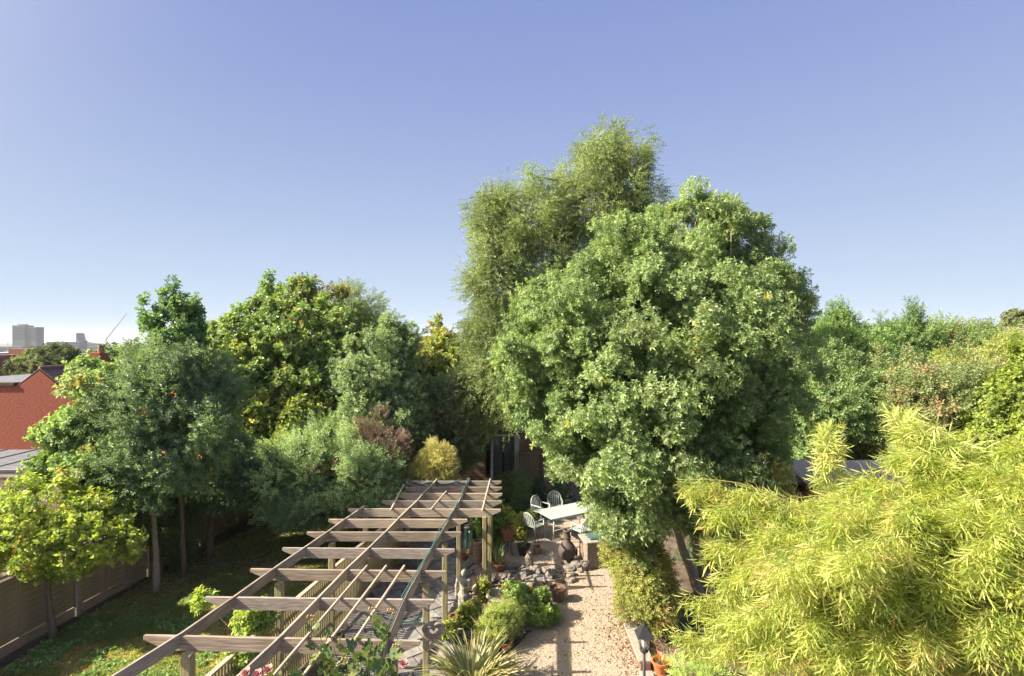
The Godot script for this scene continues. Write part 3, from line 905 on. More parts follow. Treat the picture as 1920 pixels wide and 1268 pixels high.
func make_pergola() -> void:
	var o := Vector3(-2.6, 0, -11)
	var t := thing("pergola", "weathered grey-brown timber pergola over the patio", "pergola", o)
	# beams: [left x, left z, right x, right z]
	var beams := [
		[-5.33, 7.42, -1.31, 7.28], [-5.09, 8.50, -1.28, 8.41], [-4.88, 9.56, -1.22, 9.46], [-4.70, 10.49, -1.17, 10.43],
		[-4.54, 11.34, -1.13, 11.34], [-4.35, 12.14, -1.06, 12.14], [-4.14, 12.92, -0.28, 12.88], [-3.42, 13.5, -0.27, 13.5],
		[-3.21, 14.2, -0.27, 14.2], [-3.10, 14.76, -0.29, 14.76], [-3.19, 15.4, -0.32, 15.4]]
	var r := rnd(61)
	for i in beams.size():
		var b: Array = beams[i]
		var a := Vector3(b[0], 2.1, -b[1]) - o
		var c := Vector3(b[2], 2.1, -b[3]) - o
		var d := (c - a).normalized()
		part("cross_beam", beam_mesh(a.distance_to(c), 0.2, 0.048, 0.36, 0.34), [M.wood, M.wood_b, M.wood, M.wood_b, M.wood, M.wood_pale, M.wood_pale, M.wood_b, M.wood_pale, M.wood, M.wood_b][i], t, (a + c) * 0.5 + Vector3(0, r.randf_range(-0.008, 0.008), 0), Basis(d, Vector3.UP, d.cross(Vector3.UP)) * Basis(Vector3.RIGHT, r.randf_range(-0.02, 0.02)))
	# rails that run along the garden on the beams
	var left := [[-5.35, 5.4], [-4.8, 7.4], [-4.6, 8.47], [-4.42, 9.53], [-4.24, 10.46], [-4.07, 11.34], [-3.94, 12.14], [-3.76, 13.05]]
	var mid := [[-3.62, 5.6], [-3.32, 7.36], [-3.19, 8.45], [-3.07, 9.5], [-2.92, 10.46], [-2.79, 11.34], [-2.7, 12.14], [-2.59, 12.9], [-2.5, 13.5], [-2.44, 14.2], [-2.36, 14.76], [-2.28, 15.55]]
	var right := [[-1.8, 6.9], [-1.78, 7.3], [-1.76, 8.42], [-1.70, 9.48], [-1.63, 10.45], [-1.56, 11.34], [-1.48, 12.14], [-1.42, 12.9], [-1.38, 13.5], [-1.35, 14.2], [-1.33, 14.76], [-1.30, 15.6]]
	for rl in [left, mid, right]:
		for i in range(0, rl.size() - 1):
			var a := Vector3(rl[i][0], 2.135, -rl[i][1]) - o
			var c := Vector3(rl[i + 1][0], 2.135, -rl[i + 1][1]) - o
			var e := (c - a).normalized() * 0.012
			timber("rail", a - e, c + e, 0.045, 0.19, (M.wood if i % 3 else M.wood_b) if rl == left else M.wood_pale if i % 4 else M.wood_b, t, 0.006).rotate_object_local(Vector3.RIGHT, r.randf_range(-0.03, 0.03))
	for s in [[[-0.66, 15.55], [-0.74, 12.7]], [[-3.16, 14.95], [-3.02, 12.75]]]:
		timber("rail", Vector3(s[0][0], 2.21, -s[0][1]) - o, Vector3(s[1][0], 2.21, -s[1][1]) - o, 0.045, 0.05, M.wood_pale, t)
	# thin battens over the near bays and one far bay
	for s in [[[-2.72, 9.62], [-3.05, 6.2]], [[-2.36, 9.62], [-2.66, 6.3]], [[-2.02, 9.62], [-2.3, 6.4]], [[-1.83, 14.3], [-2.02, 12.8]]]:
		timber("batten", Vector3(s[0][0], 2.222, -s[0][1]) - o, Vector3(s[1][0], 2.222, -s[1][1]) - o, 0.042, 0.04, M.wood_pale, t)
	# posts: [x, z, width]
	for p in [[-4.66, 7.36, 0.14], [-4.33, 9.5, 0.13], [-4.0, 11.3, 0.12], [-3.7, 12.85, 0.11], [-1.72, 7.3, 0.11], [-1.62, 9.44, 0.11], [-1.52, 11.3, 0.11], [-1.38, 12.86, 0.1], [-0.74, 12.94, 0.1], [-0.63, 13.44, 0.1], [-1.28, 15.35, 0.1], [-0.66, 15.36, 0.1], [-3.05, 14.8, 0.1]]:
		part("post", post_mesh(p[2]), M.wood_green, t, Vector3(p[0], 1.0, -p[1]) - o + Vector3(0.05, 0, 0.075), Basis(Vector3.BACK, PI / 2))
	# hose and cords
	var pts := []
	var rad := []
	for i in range(2, right.size()):
		pts.append(Vector3(right[i][0] - 0.03 + 0.03 * sin(i * 2.1), 2.245, -right[i][1]))
		rad.append(0.013)
	single("garden_hose", tube(smooth(pts, 5), [0.013], 6) if false else tube(smooth(pts, 5), fill(0.01, (pts.size() - 1) * 5 + 1), 6), M.teal, "teal garden hose laid along the pergola's right-hand rail", "hose")
	pts = []
	for i in range(1, right.size()):
		pts.append(Vector3(right[i][0] + 0.015 * sin(i * 1.7 + 1), 2.25, -right[i][1] + 0.1))
	single("garden_twine", tube(smooth(pts, 5), fill(0.011, (pts.size() - 1) * 5 + 1), 5), M.rope, "dark twine twisted along the pergola's right-hand rail beside the hose", "twine")
	pts = []
	for i in 14:
		pts.append(Vector3(-3.1 + i * 0.15, 2.16 + 0.035 * cos(i * 1.3), -15.36 + 0.03 * (i % 2)))
	single("netting_roll", tube(smooth(pts, 3), fill(0.03, 13 * 3 + 1), 6), M.rope, "dark roll of netting tied along the farthest pergola beam", "netting")
	single("hanging_hose", tube(smooth([Vector3(-2.55, 1.35, -9.6), Vector3(-2.3, 1.12, -9.75), Vector3(-1.95, 1.08, -9.8), Vector3(-1.66, 1.25, -9.6)], 6), fill(0.013, 19), 6), M.teal, "teal hose loop hanging between the pergola posts", "hose")

func post_mesh(w: float) -> ArrayMesh:
	return cbox(Vector3(2.02, w, w), 0.01)

func fill(v: float, n: int) -> Array:
	var a := []
	a.resize(n)
	a.fill(v)
	return a

func smooth(pts: Array, k: int) -> Array:
	var out := []
	for i in pts.size() - 1:
		for j in k:
			out.append(pts[i].cubic_interpolate(pts[i + 1], pts[maxi(i - 1, 0)], pts[mini(i + 2, pts.size() - 1)], float(j) / k))
	out.append(pts[-1])
	return out

# slatted fence between the patio and the lawn
func make_slat_fence() -> void:
	var o := Vector3(-4.2, 0, -10)
	var t := thing("slatted_fence", "olive fence of thin upright slats with a flat top rail under the pergola", "fence", o)
	var pts := [Vector3(-4.78, 0, -6.0), Vector3(-4.6, 0, -7.36), Vector3(-4.27, 0, -9.5), Vector3(-3.94, 0, -11.3), Vector3(-3.64, 0, -12.9), Vector3(-3.2, 0, -15.0)]
	var r := rnd(62)
	for i in pts.size() - 1:
		var a: Vector3 = pts[i] - o
		var b: Vector3 = pts[i + 1] - o
		var d := (b - a).normalized()
		timber("top_rail", a + Vector3(0, 1.43, 0), b + Vector3(0, 1.43, 0), 0.1, 0.035, M.wood_pale, t)
		for y in [0.3, 1.2]: timber("back_rail", a + Vector3(-0.04, y, 0), b + Vector3(-0.04, y, 0), 0.035, 0.07, M.wood_green, t)
		var n := int(a.distance_to(b) / 0.068)
		for k in n:
			part("slat", cbox(Vector3(1.38, 0.02, 0.042), 0.003), M.wood_green, t, a.lerp(b, (k + 0.5) / n) + Vector3(0, 0.72 + r.randf_range(-0.006, 0.006), 0), Basis(Vector3.UP, d.cross(Vector3.UP) * -1.0, d) if false else Basis(Vector3.UP, Vector3.UP.cross(d) * -1.0, d) if false else Basis(Vector3.UP, d.cross(Vector3.UP), Vector3.UP.cross(d.cross(Vector3.UP))))

func make_trees() -> void:
	# the big evergreen with leaning twin trunks
	var base := Vector3(4.787, 0, -13.054)
	tree("evergreen_tree", "huge leafy evergreen tree with twin leaning trunks in the middle", "tree", 1, [base, base + Vector3(-0.32, 0.8, 0.05), base + Vector3(-0.62, 1.7, 0.1), base + Vector3(-0.95, 3.6, 0.2), base + Vector3(-1.0, 6.2, 0)], 0.125,
		[[Vector3(4.469, 8.965, -13), Vector3(0.948, 1.056, 1.3)], [Vector3(5.708, 8.426, -13.3), Vector3(1.025, 1.191, 1.3)], [Vector3(2.867, 8.02, -12.8), Vector3(1.267, 1.173, 1.5)], [Vector3(6.539, 7.33, -13.5), Vector3(1.125, 1.378, 1.4)], [Vector3(3.781, 6.803, -12.1), Vector3(2.332, 1.765, 2.3)], [Vector3(1.356, 6.423, -12.4), Vector3(1.356, 1.679, 1.6)], [Vector3(0.517, 5.777, -12.4), Vector3(0.84, 0.969, 1)], [Vector3(2.635, 4.871, -11.5), Vector3(2.156, 1.797, 1.8)], [Vector3(5.167, 4.872, -12.4), Vector3(1.447, 2.131, 1.8)], [Vector3(2.532, 2.862, -11.8), Vector3(0.934, 1.106, 1.1)], [Vector3(3.654, 3.254, -11.5), Vector3(1.438, 1.258, 1.5)], [Vector3(1.575, 4.387, -12.6), Vector3(0.735, 1.102, 1)], [Vector3(5.709, 3.468, -12.6), Vector3(0.814, 1.05, 1.1)], [Vector3(7.367, 7.761, -13.6), Vector3(0.595, 0.637, 0.6)], [Vector3(5.444, 2.089, -13.4), Vector3(0.865, 0.865, 1)], [Vector3(4.779, 6.164, -12.4), Vector3(1.227, 1.421, 1.8)], [Vector3(6.05, 5.593, -13.2), Vector3(0.715, 1.512, 1.2)]],
		{"rc": 0.31, "per": 58, "clumps": 1700, "mesh": M.s_broad, "mat": M.leaf, "rag": 0.34, "bumps": 0.65, "up": 0.3, "inside": 0.22, "stray": 0.03, "branches": 46, "s0": 0.38, "s1": 0.85, "mix": 0.5, "bark": M.pale_bark,
		"stems": [[base, base + Vector3(-0.32, 0.8, 0.05), base + Vector3(-0.62, 1.7, 0.1), base + Vector3(-0.95, 3.6, 0.2), base + Vector3(-1.0, 6.2, 0)], [base + Vector3(0.24, 0, -0.1), base + Vector3(-0.02, 0.9, -0.05), base + Vector3(-0.2, 1.9, 0), base + Vector3(-0.1, 4.0, 0.1), base + Vector3(0.5, 6.5, 0)]],
		"tints": [[10, Color(0.105, 0.14, 0.062)], [7, Color(0.14, 0.17, 0.082)], [4, Color(0.082, 0.118, 0.055)], [0.12, Color(0.26, 0.21, 0.05)]]})
	tree("ivy_bush", "dark ivy bush in the shade behind the evergreen's leaning trunks", "bush", 28, [Vector3(5.6, 0, -14.4), Vector3(5.6, 0.6, -14.4)], 0.05,
		[[Vector3(5.434, 0.161, -13.8), Vector3(0.46, 0.604, 0.45)], [Vector3(6.065, 0.421, -14.2), Vector3(0.71, 0.74, 0.8)], [Vector3(5.475, -0.131, -14.6), Vector3(0.517, 0.517, 0.6)], [Vector3(6.708, 0.725, -14), Vector3(0.656, 0.729, 0.8)]],
		{"rc": 0.28, "per": 34, "clumps": 130, "mesh": M.s_small, "mat": M.leaf, "up": 0.2, "branches": 5, "stem_name": "stem", "tints": [[2, Color(0.05, 0.075, 0.04)], [1, Color(0.07, 0.1, 0.045)]]})
	# birch
	base = Vector3(1.672, 0, -20.064)
	tree("weeping_birch", "tall weeping birch with small drooping leaves behind the evergreen", "tree", 2, [Vector3(1.5, 0, -20.2), Vector3(1.4, 4, -20.1), Vector3(1.8, 9, -20), Vector3(3.2, 13.2, -20)], 0.2,
		[[Vector3(3.75, 13.562, -20), Vector3(1.292, 1.458, 1.5)], [Vector3(3.333, 11.583, -20), Vector3(1.979, 1.771, 1.7)], [Vector3(-0.715, 11.584, -19.6), Vector3(0.817, 1.123, 1)], [Vector3(0.521, 11.062, -20), Vector3(1.667, 1.562, 1.6)], [Vector3(-0.609, 9.222, -19.5), Vector3(0.975, 1.828, 1.2)], [Vector3(1.021, 8.419, -19.6), Vector3(2.246, 2.45, 1.8)], [Vector3(-1.111, 7.389, -19.4), Vector3(0.849, 1.516, 0.9)], [Vector3(-0.503, 5.374, -19.3), Vector3(1.106, 1.809, 1.2)], [Vector3(4.758, 12.505, -20.3), Vector3(0.529, 1.586, 0.8)], [Vector3(-1.429, 4.744, -19.6), Vector3(0.817, 1.429, 0.8)], [Vector3(0.812, 5.566, -19.5), Vector3(1.625, 1.828, 1.4)]],
		{"rc": 0.46, "per": 42, "clumps": 900, "mesh": M.s_birch, "mat": M.leaf_soft, "rag": 0.4, "bumps": 0.55, "up": -0.5, "drop": 0.32, "inside": 0.3, "branches": 16, "bark": M.pale_bark,
		"tints": [[6, Color(0.095, 0.12, 0.055)], [5, Color(0.125, 0.145, 0.068)], [3, Color(0.07, 0.092, 0.048)]]})
	# rowans on the left
	base = Vector3(-9.095, 0, -13.109)
	tree("rowan_tree", "dark rowan with a straight pale trunk and orange berry clusters by the fence", "tree", 3, [base, base + Vector3(-0.05, 1.4, 0), base + Vector3(-0.12, 2.8, 0), base + Vector3(0.1, 4.6, 0)], 0.08,
		[[Vector3(-9.073, 4.997, -13), Vector3(1.422, 1.219, 1.4)], [Vector3(-8.133, 4.287, -12.8), Vector3(1.133, 1.267, 1.3)], [Vector3(-9.608, 4.135, -12.9), Vector3(0.739, 1.142, 1.1)], [Vector3(-8.827, 5.73, -13.2), Vector3(0.66, 0.715, 0.8)], [Vector3(-8.719, 3.258, -12.4), Vector3(0.969, 0.646, 1)], [Vector3(-8.174, 5.586, -13.3), Vector3(0.693, 0.762, 0.9)], [Vector3(-9.597, 5.593, -13.2), Vector3(0.412, 0.619, 0.6)]],
		{"rc": 0.34, "per": 25, "clumps": 370, "mesh": M.s_pinnate, "mat": M.leaf, "rag": 0.3, "up": 0.15, "inside": 0.25, "branches": 14, "bark": M.pale_bark, "spikes": 0.0,
		"tints": [[8, Color(0.075, 0.108, 0.062)], [4, Color(0.10, 0.135, 0.07)]]})
	berries(31, Color(0.75, 0.24, 0.015), [[285, 907, 12.0], [269, 935, 12.3], [368, 905, 12.2], [425, 883, 13.6], [258, 870, 11.8], [330, 740, 11.9], [322, 738, 11.9], [272, 775, 11.8], [305, 850, 11.6], [375, 858, 11.7], [395, 880, 12.5], [250, 905, 11.9]], "orange rowan berry cluster hanging in the dark rowan by the fence", "rowan berries")
	# tall thin leaders out of the rowan's top, an ash sapling
	base = Vector3(-9.689, 0, -14.579)
	tree("ash_sapling", "slender upright sapling whose leafy leaders rise above the rowan", "tree", 4, [Vector3(-8.9, 0, -13.9), Vector3(-8.95, 3, -13.8), Vector3(-9.0, 5.2, -13.6)], 0.06,
		[[Vector3(-9.52, 6.809, -13.5), Vector3(0.239, 0.534, 0.3)], [Vector3(-9.028, 7.119, -13.5), Vector3(0.169, 0.534, 0.25)], [Vector3(-8.55, 6.95, -13.5), Vector3(0.281, 0.731, 0.35)], [Vector3(-8.789, 6.416, -13.5), Vector3(0.562, 0.492, 0.6)]],
		{"rc": 0.17, "per": 15, "clumps": 85, "mesh": M.s_maple, "mat": M.leaf, "s0": 0.6, "s1": 0.95, "stray": 0.0, "rag": 0.15, "up": 0.6, "spikes": 0.25, "spike_len": 0.35, "branches": 6, "tints": [[1, Color(0.06, 0.1, 0.045)], [1, Color(0.08, 0.12, 0.05)]]})
	base = Vector3(-8.93, 0, -15.146)
	tree("shady_tree", "dark bushy tree with a straight trunk standing in shade behind the rowan", "tree", 5, [base, base + Vector3(0.02, 1.5, 0), base + Vector3(0.1, 3.2, 0.1)], 0.1,
		[[Vector3(-8.867, 3.08, -15.2), Vector3(0.871, 0.95, 1)], [Vector3(-8.179, 2.552, -15.1), Vector3(0.865, 0.818, 0.9)], [Vector3(-9.625, 2.393, -15.4), Vector3(0.963, 0.802, 1)]],
		{"rc": 0.42, "per": 40, "clumps": 200, "mesh": M.s_pinnate, "mat": M.leaf, "up": 0.15, "branches": 8, "tints": [[3, Color(0.06, 0.09, 0.052)], [1, Color(0.08, 0.115, 0.055)]]})
	# dark understorey along the fence
	tree("holly_bush", "dark evergreen bush filling the gap between rowan trunk and fence", "bush", 6, [Vector3(-9.6, 0, -14.0), Vector3(-9.6, 1.0, -14.0)], 0.06,
		[[Vector3(-9.762, 2.018, -13.2), Vector3(0.55, 1.031, 0.6)], [Vector3(-9.525, 1.235, -14.4), Vector3(0.525, 1.05, 0.6)], [Vector3(-9.885, 2.15, -14.6), Vector3(0.912, 0.76, 0.8)]],
		{"rc": 0.3, "per": 34, "clumps": 170, "mesh": M.s_small, "mat": M.leaf, "up": 0.2, "branches": 5, "tints": [[2, Color(0.06, 0.088, 0.045)], [1, Color(0.085, 0.105, 0.045)]]})
	tree("laurel_bush", "dark tangled bush in front of the rear boards left of the berry shrub", "bush", 7, [Vector3(-8.6, 0, -18.8), Vector3(-8.6, 1.0, -18.8)], 0.06,
		[[Vector3(-9.085, 1.568, -17.8), Vector3(1.113, 1.02, 1)], [Vector3(-10.406, 0.796, -18.5), Vector3(0.964, 0.964, 0.8)], [Vector3(-8.479, 2.337, -18.5), Vector3(1.156, 1.156, 1)]],
		{"rc": 0.4, "per": 34, "clumps": 170, "mesh": M.s_small, "mat": M.leaf, "up": 0.2, "branches": 5, "tints": [[2, Color(0.055, 0.08, 0.045)], [1, Color(0.07, 0.1, 0.05)]]})
	# golden tree at the front left
	base = Vector3(-9.876, 0, -11.025)
	tree("golden_maple", "small yellow-green maple with a slim trunk at the front left", "tree", 8, [base, base + Vector3(-0.1, 1.0, 0), base + Vector3(-0.15, 2.0, 0)], 0.065,
		[[Vector3(-9.911, 2.765, -11), Vector3(1.089, 0.71, 0.7)], [Vector3(-10.35, 2.383, -10.8), Vector3(0.956, 0.731, 0.65)], [Vector3(-9.083, 2.515, -10.9), Vector3(0.749, 0.659, 0.7)], [Vector3(-9.562, 2.101, -10.8), Vector3(1.238, 0.54, 0.65)], [Vector3(-11.344, 2.192, -11), Vector3(0.917, 0.802, 0.7)]],
		{"rc": 0.25, "per": 20, "clumps": 180, "mesh": M.s_maple, "mat": M.leaf_thin, "rag": 0.3, "up": 0.4, "inside": 0.3, "branches": 12, "s0": 0.55, "s1": 0.9, "mix": 0.85,
		"tints": [[5, Color(0.14, 0.165, 0.038)], [4, Color(0.105, 0.14, 0.036)], [1.5, Color(0.175, 0.18, 0.05)], [0.06, Color(0.2, 0.13, 0.05)]]})
	# pale pear-like tree over the fence against the brick wall
	tree("whitebeam_tree", "pale grey-green tree reaching over the fence in front of the brick wall", "tree", 9, [Vector3(-10.9, 0, -12.6), Vector3(-10.8, 2, -12.5), Vector3(-10.6, 3.6, -12.4)], 0.09,
		[[Vector3(-10.395, 3.665, -12.6), Vector3(0.604, 0.866, 0.8)], [Vector3(-10.2, 4.62, -12.8), Vector3(0.64, 0.96, 0.8)], [Vector3(-11.094, 4.182, -12.5), Vector3(0.286, 0.208, 0.4)], [Vector3(-9.658, 3.374, -12.2), Vector3(0.762, 0.762, 0.8)], [Vector3(-11.173, 3.323, -12.4), Vector3(0.362, 0.452, 0.4)], [Vector3(-9.35, 2.8, -12), Vector3(0.3, 0.5, 0.4)], [Vector3(-10.683, 5.546, -12.9), Vector3(0.296, 0.537, 0.4)]],
		{"rc": 0.26, "per": 17, "clumps": 250, "mesh": M.s_maple, "mat": M.leaf_soft, "rag": 0.35, "up": 0.5, "inside": 0.15, "branches": 12, "s0": 0.65, "s1": 1.0, "spikes": 0.03, "spike_len": 0.4,
		"tints": [[4, Color(0.115, 0.155, 0.065)], [3, Color(0.15, 0.175, 0.08)], [2, Color(0.075, 0.115, 0.05)], [0.4, Color(0.22, 0.14, 0.05)]]})
	# maple behind
	tree("red_tinted_maple", "broad maple with red-tinted top leaves and a tall central leader", "tree", 10, [Vector3(-8.2, 0, -20.3), Vector3(-8.2, 3, -20.2), Vector3(-8.2, 7.8, -20)], 0.18,
		[[Vector3(-8.333, 6.792, -20), Vector3(1.979, 1.667, 1.8)], [Vector3(-9.488, 5.964, -19.8), Vector3(1.753, 1.547, 1.6)], [Vector3(-6.944, 6.269, -20.2), Vector3(1.683, 1.473, 1.6)], [Vector3(-8.083, 4.762, -19.4), Vector3(2.425, 1.617, 1.8)], [Vector3(-8.229, 8, -20), Vector3(0.542, 0.917, 0.6)], [Vector3(-6.467, 4.156, -19.4), Vector3(1.617, 1.415, 1.4)], [Vector3(-9.547, 4.753, -19.5), Vector3(1.219, 1.219, 1.2)]],
		{"rc": 0.45, "per": 34, "clumps": 460, "mesh": M.s_maple, "mat": M.leaf, "rag": 0.35, "up": 0.45, "inside": 0.25, "branches": 14, "stray": 0.02, "spikes": 0.05, "spike_len": 0.5, "s0": 0.9, "s1": 1.5,
		"tints": [[6, Color(0.085, 0.12, 0.045)], [4, Color(0.125, 0.15, 0.055)], [0.9, Color(0.135, 0.11, 0.05)], [0.06, Color(0.18, 0.07, 0.04)]], "mix": 0.45})
	tree("grey_willow", "hazy grey-green willow behind the maple's right shoulder", "tree", 11, [Vector3(-8.8, 0, -27), Vector3(-8.8, 4, -27), Vector3(-8.8, 8, -27)], 0.2,
		[[Vector3(-8.578, 7.456, -27), Vector3(1.688, 1.688, 2)], [Vector3(-7.177, 6.058, -26.5), Vector3(1.656, 1.656, 1.8)], [Vector3(-9.844, 6.331, -27), Vector3(1.688, 1.688, 1.8)], [Vector3(-8.125, 4.983, -26), Vector3(2.438, 1.896, 2.2)]],
		{"rc": 0.7, "per": 40, "clumps": 300, "mesh": M.s_pinnate, "mat": M.leaf_soft, "rag": 0.3, "up": -0.1, "branches": 8, "s0": 1.1, "s1": 1.7, "tints": [[1, Color(0.12, 0.14, 0.08)], [1, Color(0.09, 0.115, 0.065)]]})
	tree("yellowing_tree", "yellow-green sunlit tree below the maple's left side", "tree", 12, [Vector3(-10.6, 0, -19.5), Vector3(-10.6, 3, -19.5), Vector3(-10.4, 5, -19.3)], 0.14,
		[[Vector3(-10.183, 4.816, -18.8), Vector3(1.175, 1.273, 1.4)], [Vector3(-8.817, 3.989, -18.4), Vector3(1.342, 0.958, 1.3)], [Vector3(-10.885, 3.808, -19), Vector3(0.99, 1.089, 1.2)], [Vector3(-7.583, 3.542, -18.2), Vector3(0.948, 0.853, 1)]],
		{"rc": 0.45, "per": 38, "clumps": 230, "mesh": M.s_maple, "mat": M.leaf_thin, "rag": 0.3, "up": 0.35, "branches": 8, "s0": 0.9, "s1": 1.4, "tints": [[4, Color(0.115, 0.138, 0.042)], [3, Color(0.09, 0.112, 0.04)], [0.6, Color(0.165, 0.155, 0.045)]]})
	tree("upright_pear", "upright silvery-green tree with thin vertical leaders right of the maple", "tree", 13, [Vector3(-4.9, 0, -19), Vector3(-4.9, 3, -19), Vector3(-4.8, 6.2, -19)], 0.13,
		[[Vector3(-4.315, 5.985, -19), Vector3(0.594, 1.089, 0.7)], [Vector3(-3.859, 6.183, -19), Vector3(0.198, 0.752, 0.25)], [Vector3(-5.288, 5.207, -18.8), Vector3(1.077, 1.214, 1.1)], [Vector3(-4.188, 4.63, -18.7), Vector3(0.877, 1.266, 0.9)], [Vector3(-4.875, 3.388, -18), Vector3(1.406, 1.125, 1.1)], [Vector3(-5.875, 4.424, -18.8), Vector3(0.744, 1.175, 0.8)], [Vector3(-4.453, 7.074, -19), Vector3(0.178, 0.594, 0.2)]],
		{"rc": 0.4, "per": 28, "clumps": 330, "mesh": M.s_broad, "mat": M.leaf, "rag": 0.4, "up": 0.45, "branches": 14, "spikes": 0.05, "spike_len": 0.6, "s0": 0.6, "s1": 1.0, "bark": M.pale_bark,
		"tints": [[4, Color(0.115, 0.15, 0.085)], [3, Color(0.145, 0.175, 0.10)], [1, Color(0.08, 0.11, 0.06)]]})
	tree("orange_tinted_tree", "yellow-green tree turning orange at its top beside the birch", "tree", 14, [Vector3(-3.1, 0, -22.5), Vector3(-3.1, 3, -22.5), Vector3(-3.0, 5.2, -22.4)], 0.14,
		[[Vector3(-3.136, 5.431, -22.3), Vector3(0.976, 1.045, 1.2)], [Vector3(-3.667, 4.644, -22), Vector3(0.962, 1.031, 1.1)], [Vector3(-2.312, 4.742, -22.2), Vector3(0.879, 1.041, 1.1)], [Vector3(-1.413, 4.005, -22.6), Vector3(0.824, 1.177, 1)]],
		{"rc": 0.45, "per": 36, "clumps": 210, "mesh": M.s_maple, "mat": M.leaf_thin, "rag": 0.35, "up": 0.5, "branches": 8, "s0": 0.9, "s1": 1.4, "spikes": 0.08, "tints": [[4, Color(0.115, 0.14, 0.045)], [1, Color(0.17, 0.13, 0.05)], [2, Color(0.14, 0.15, 0.05)]], "mix": 0.7})
	tree("dark_oak", "dark spreading tree with bronze-tipped leaves left of the summerhouse", "tree", 15, [Vector3(-2.6, 0, -20.6), Vector3(-2.6, 1.6, -20.6), Vector3(-2.5, 3.4, -20.4)], 0.16,
		[[Vector3(-2.396, 3.771, -20), Vector3(1.458, 1.354, 1.5)], [Vector3(-3.267, 3.315, -19.6), Vector3(0.919, 1.327, 1.2)], [Vector3(-1.852, 3.112, -20.2), Vector3(0.8, 1.052, 1)], [Vector3(-2.525, 2.165, -20.2), Vector3(1.157, 0.8, 1.1)], [Vector3(-2.017, 1.951, -20.6), Vector3(0.558, 0.558, 0.7)]],
		{"rc": 0.42, "per": 42, "clumps": 330, "mesh": M.s_small, "mat": M.leaf, "rag": 0.3, "up": 0.25, "branches": 9, "s0": 1.1, "s1": 1.7, "tints": [[6, Color(0.07, 0.095, 0.052)], [3, Color(0.10, 0.125, 0.06)], [0.6, Color(0.2, 0.15, 0.06)]], "mix": 0.7})
	# right-hand thicket
	var rt := {"rc": 0.48, "per": 40, "mesh": M.s_small, "mat": M.leaf, "rag": 0.32, "up": 0.4, "branches": 8, "s0": 1.2, "s1": 1.9, "spikes": 0.07, "spike_len": 0.8, "mix": 0.35}
	tree("ash_tree", "fresh green tree at the back right, just right of the big evergreen", "tree", 20, [Vector3(14.4, 0, -22.8), Vector3(14.4, 3, -22.8), Vector3(14.4, 5.4, -22.8)], 0.14, [[Vector3(14.487, 5.764, -22.8), Vector3(1.615, 1.306, 1.68)], [Vector3(13.592, 5.141, -23.3), Vector3(1.092, 1.456, 1.44)], [Vector3(15.331, 4.967, -22.3), Vector3(1.161, 1.394, 1.44)], [Vector3(14.725, 6.714, -22.8), Vector3(0.522, 0.665, 0.6)]], rt.merged({"clumps": 330, "tints": [[4, Color(0.095, 0.145, 0.045)], [2, Color(0.065, 0.105, 0.035)]]}, true))
	tree("elder_tree", "dark green tree with a few red berry heads in the middle of the back right", "tree", 21, [Vector3(18.5, 0, -24.0), Vector3(18.5, 3, -24.0), Vector3(18.5, 5.2, -24.0)], 0.14, [[Vector3(18.25, 6.1, -24), Vector3(1.5, 1, 1.56)], [Vector3(18.525, 4.891, -23.4), Vector3(1.462, 1.341, 1.56)], [Vector3(16.891, 4.884, -23.5), Vector3(0.979, 1.469, 1.44)]], rt.merged({"clumps": 280, "tints": [[4, Color(0.07, 0.11, 0.04)], [2, Color(0.10, 0.14, 0.05)]]}, true))
	tree("rose_covered_tree", "tree with a tangle of red flower heads below the far chimney", "tree", 22, [Vector3(21.1, 0, -24.6), Vector3(21.1, 3, -24.6), Vector3(21.1, 5.2, -24.6)], 0.14, [[Vector3(21.269, 5.706, -24.6), Vector3(1.794, 1.153, 1.68)], [Vector3(23.363, 5.686, -25.2), Vector3(1.575, 0.997, 1.56)], [Vector3(20.081, 4.368, -23.8), Vector3(1.24, 0.992, 1.32)]], rt.merged({"clumps": 290, "tints": [[4, Color(0.085, 0.115, 0.045)], [2, Color(0.11, 0.14, 0.05)]]}, true))
	tree("yellow_elder", "yellow-green leafy tree at the right edge under the slate roof", "tree", 23, [Vector3(19.6, 0, -20.4), Vector3(19.6, 3, -20.4), Vector3(19.6, 4.8, -20.4)], 0.13, [[Vector3(19.125, 4.991, -20.4), Vector3(1.594, 1.062, 1.56)], [Vector3(21, 5.275, -21), Vector3(1.531, 1.05, 1.56)], [Vector3(18.062, 4.566, -20.4), Vector3(0.956, 0.85, 1.2)]], rt.merged({"clumps": 260, "mat": M.leaf_thin, "tints": [[4, Color(0.155, 0.17, 0.055)], [2, Color(0.12, 0.14, 0.045)]]}, true))
	tree("lime_bush", "bright lime-green bush at the right edge behind the bamboo", "bush", 24, [Vector3(15.6, 0, -15.8), Vector3(15.6, 2, -15.8), Vector3(15.6, 3.8, -15.8)], 0.1, [[Vector3(15.553, 4.097, -15.8), Vector3(0.741, 1.234, 1.2)], [Vector3(15.031, 2.99, -15.6), Vector3(0.812, 0.975, 1.08)], [Vector3(16.167, 4.733, -16), Vector3(0.5, 0.833, 0.84)]], rt.merged({"clumps": 170, "mesh": M.s_maple, "mat": M.leaf_thin, "s0": 0.8, "s1": 1.2, "tints": [[4, Color(0.125, 0.15, 0.035)], [2, Color(0.09, 0.12, 0.03)]]}, true))
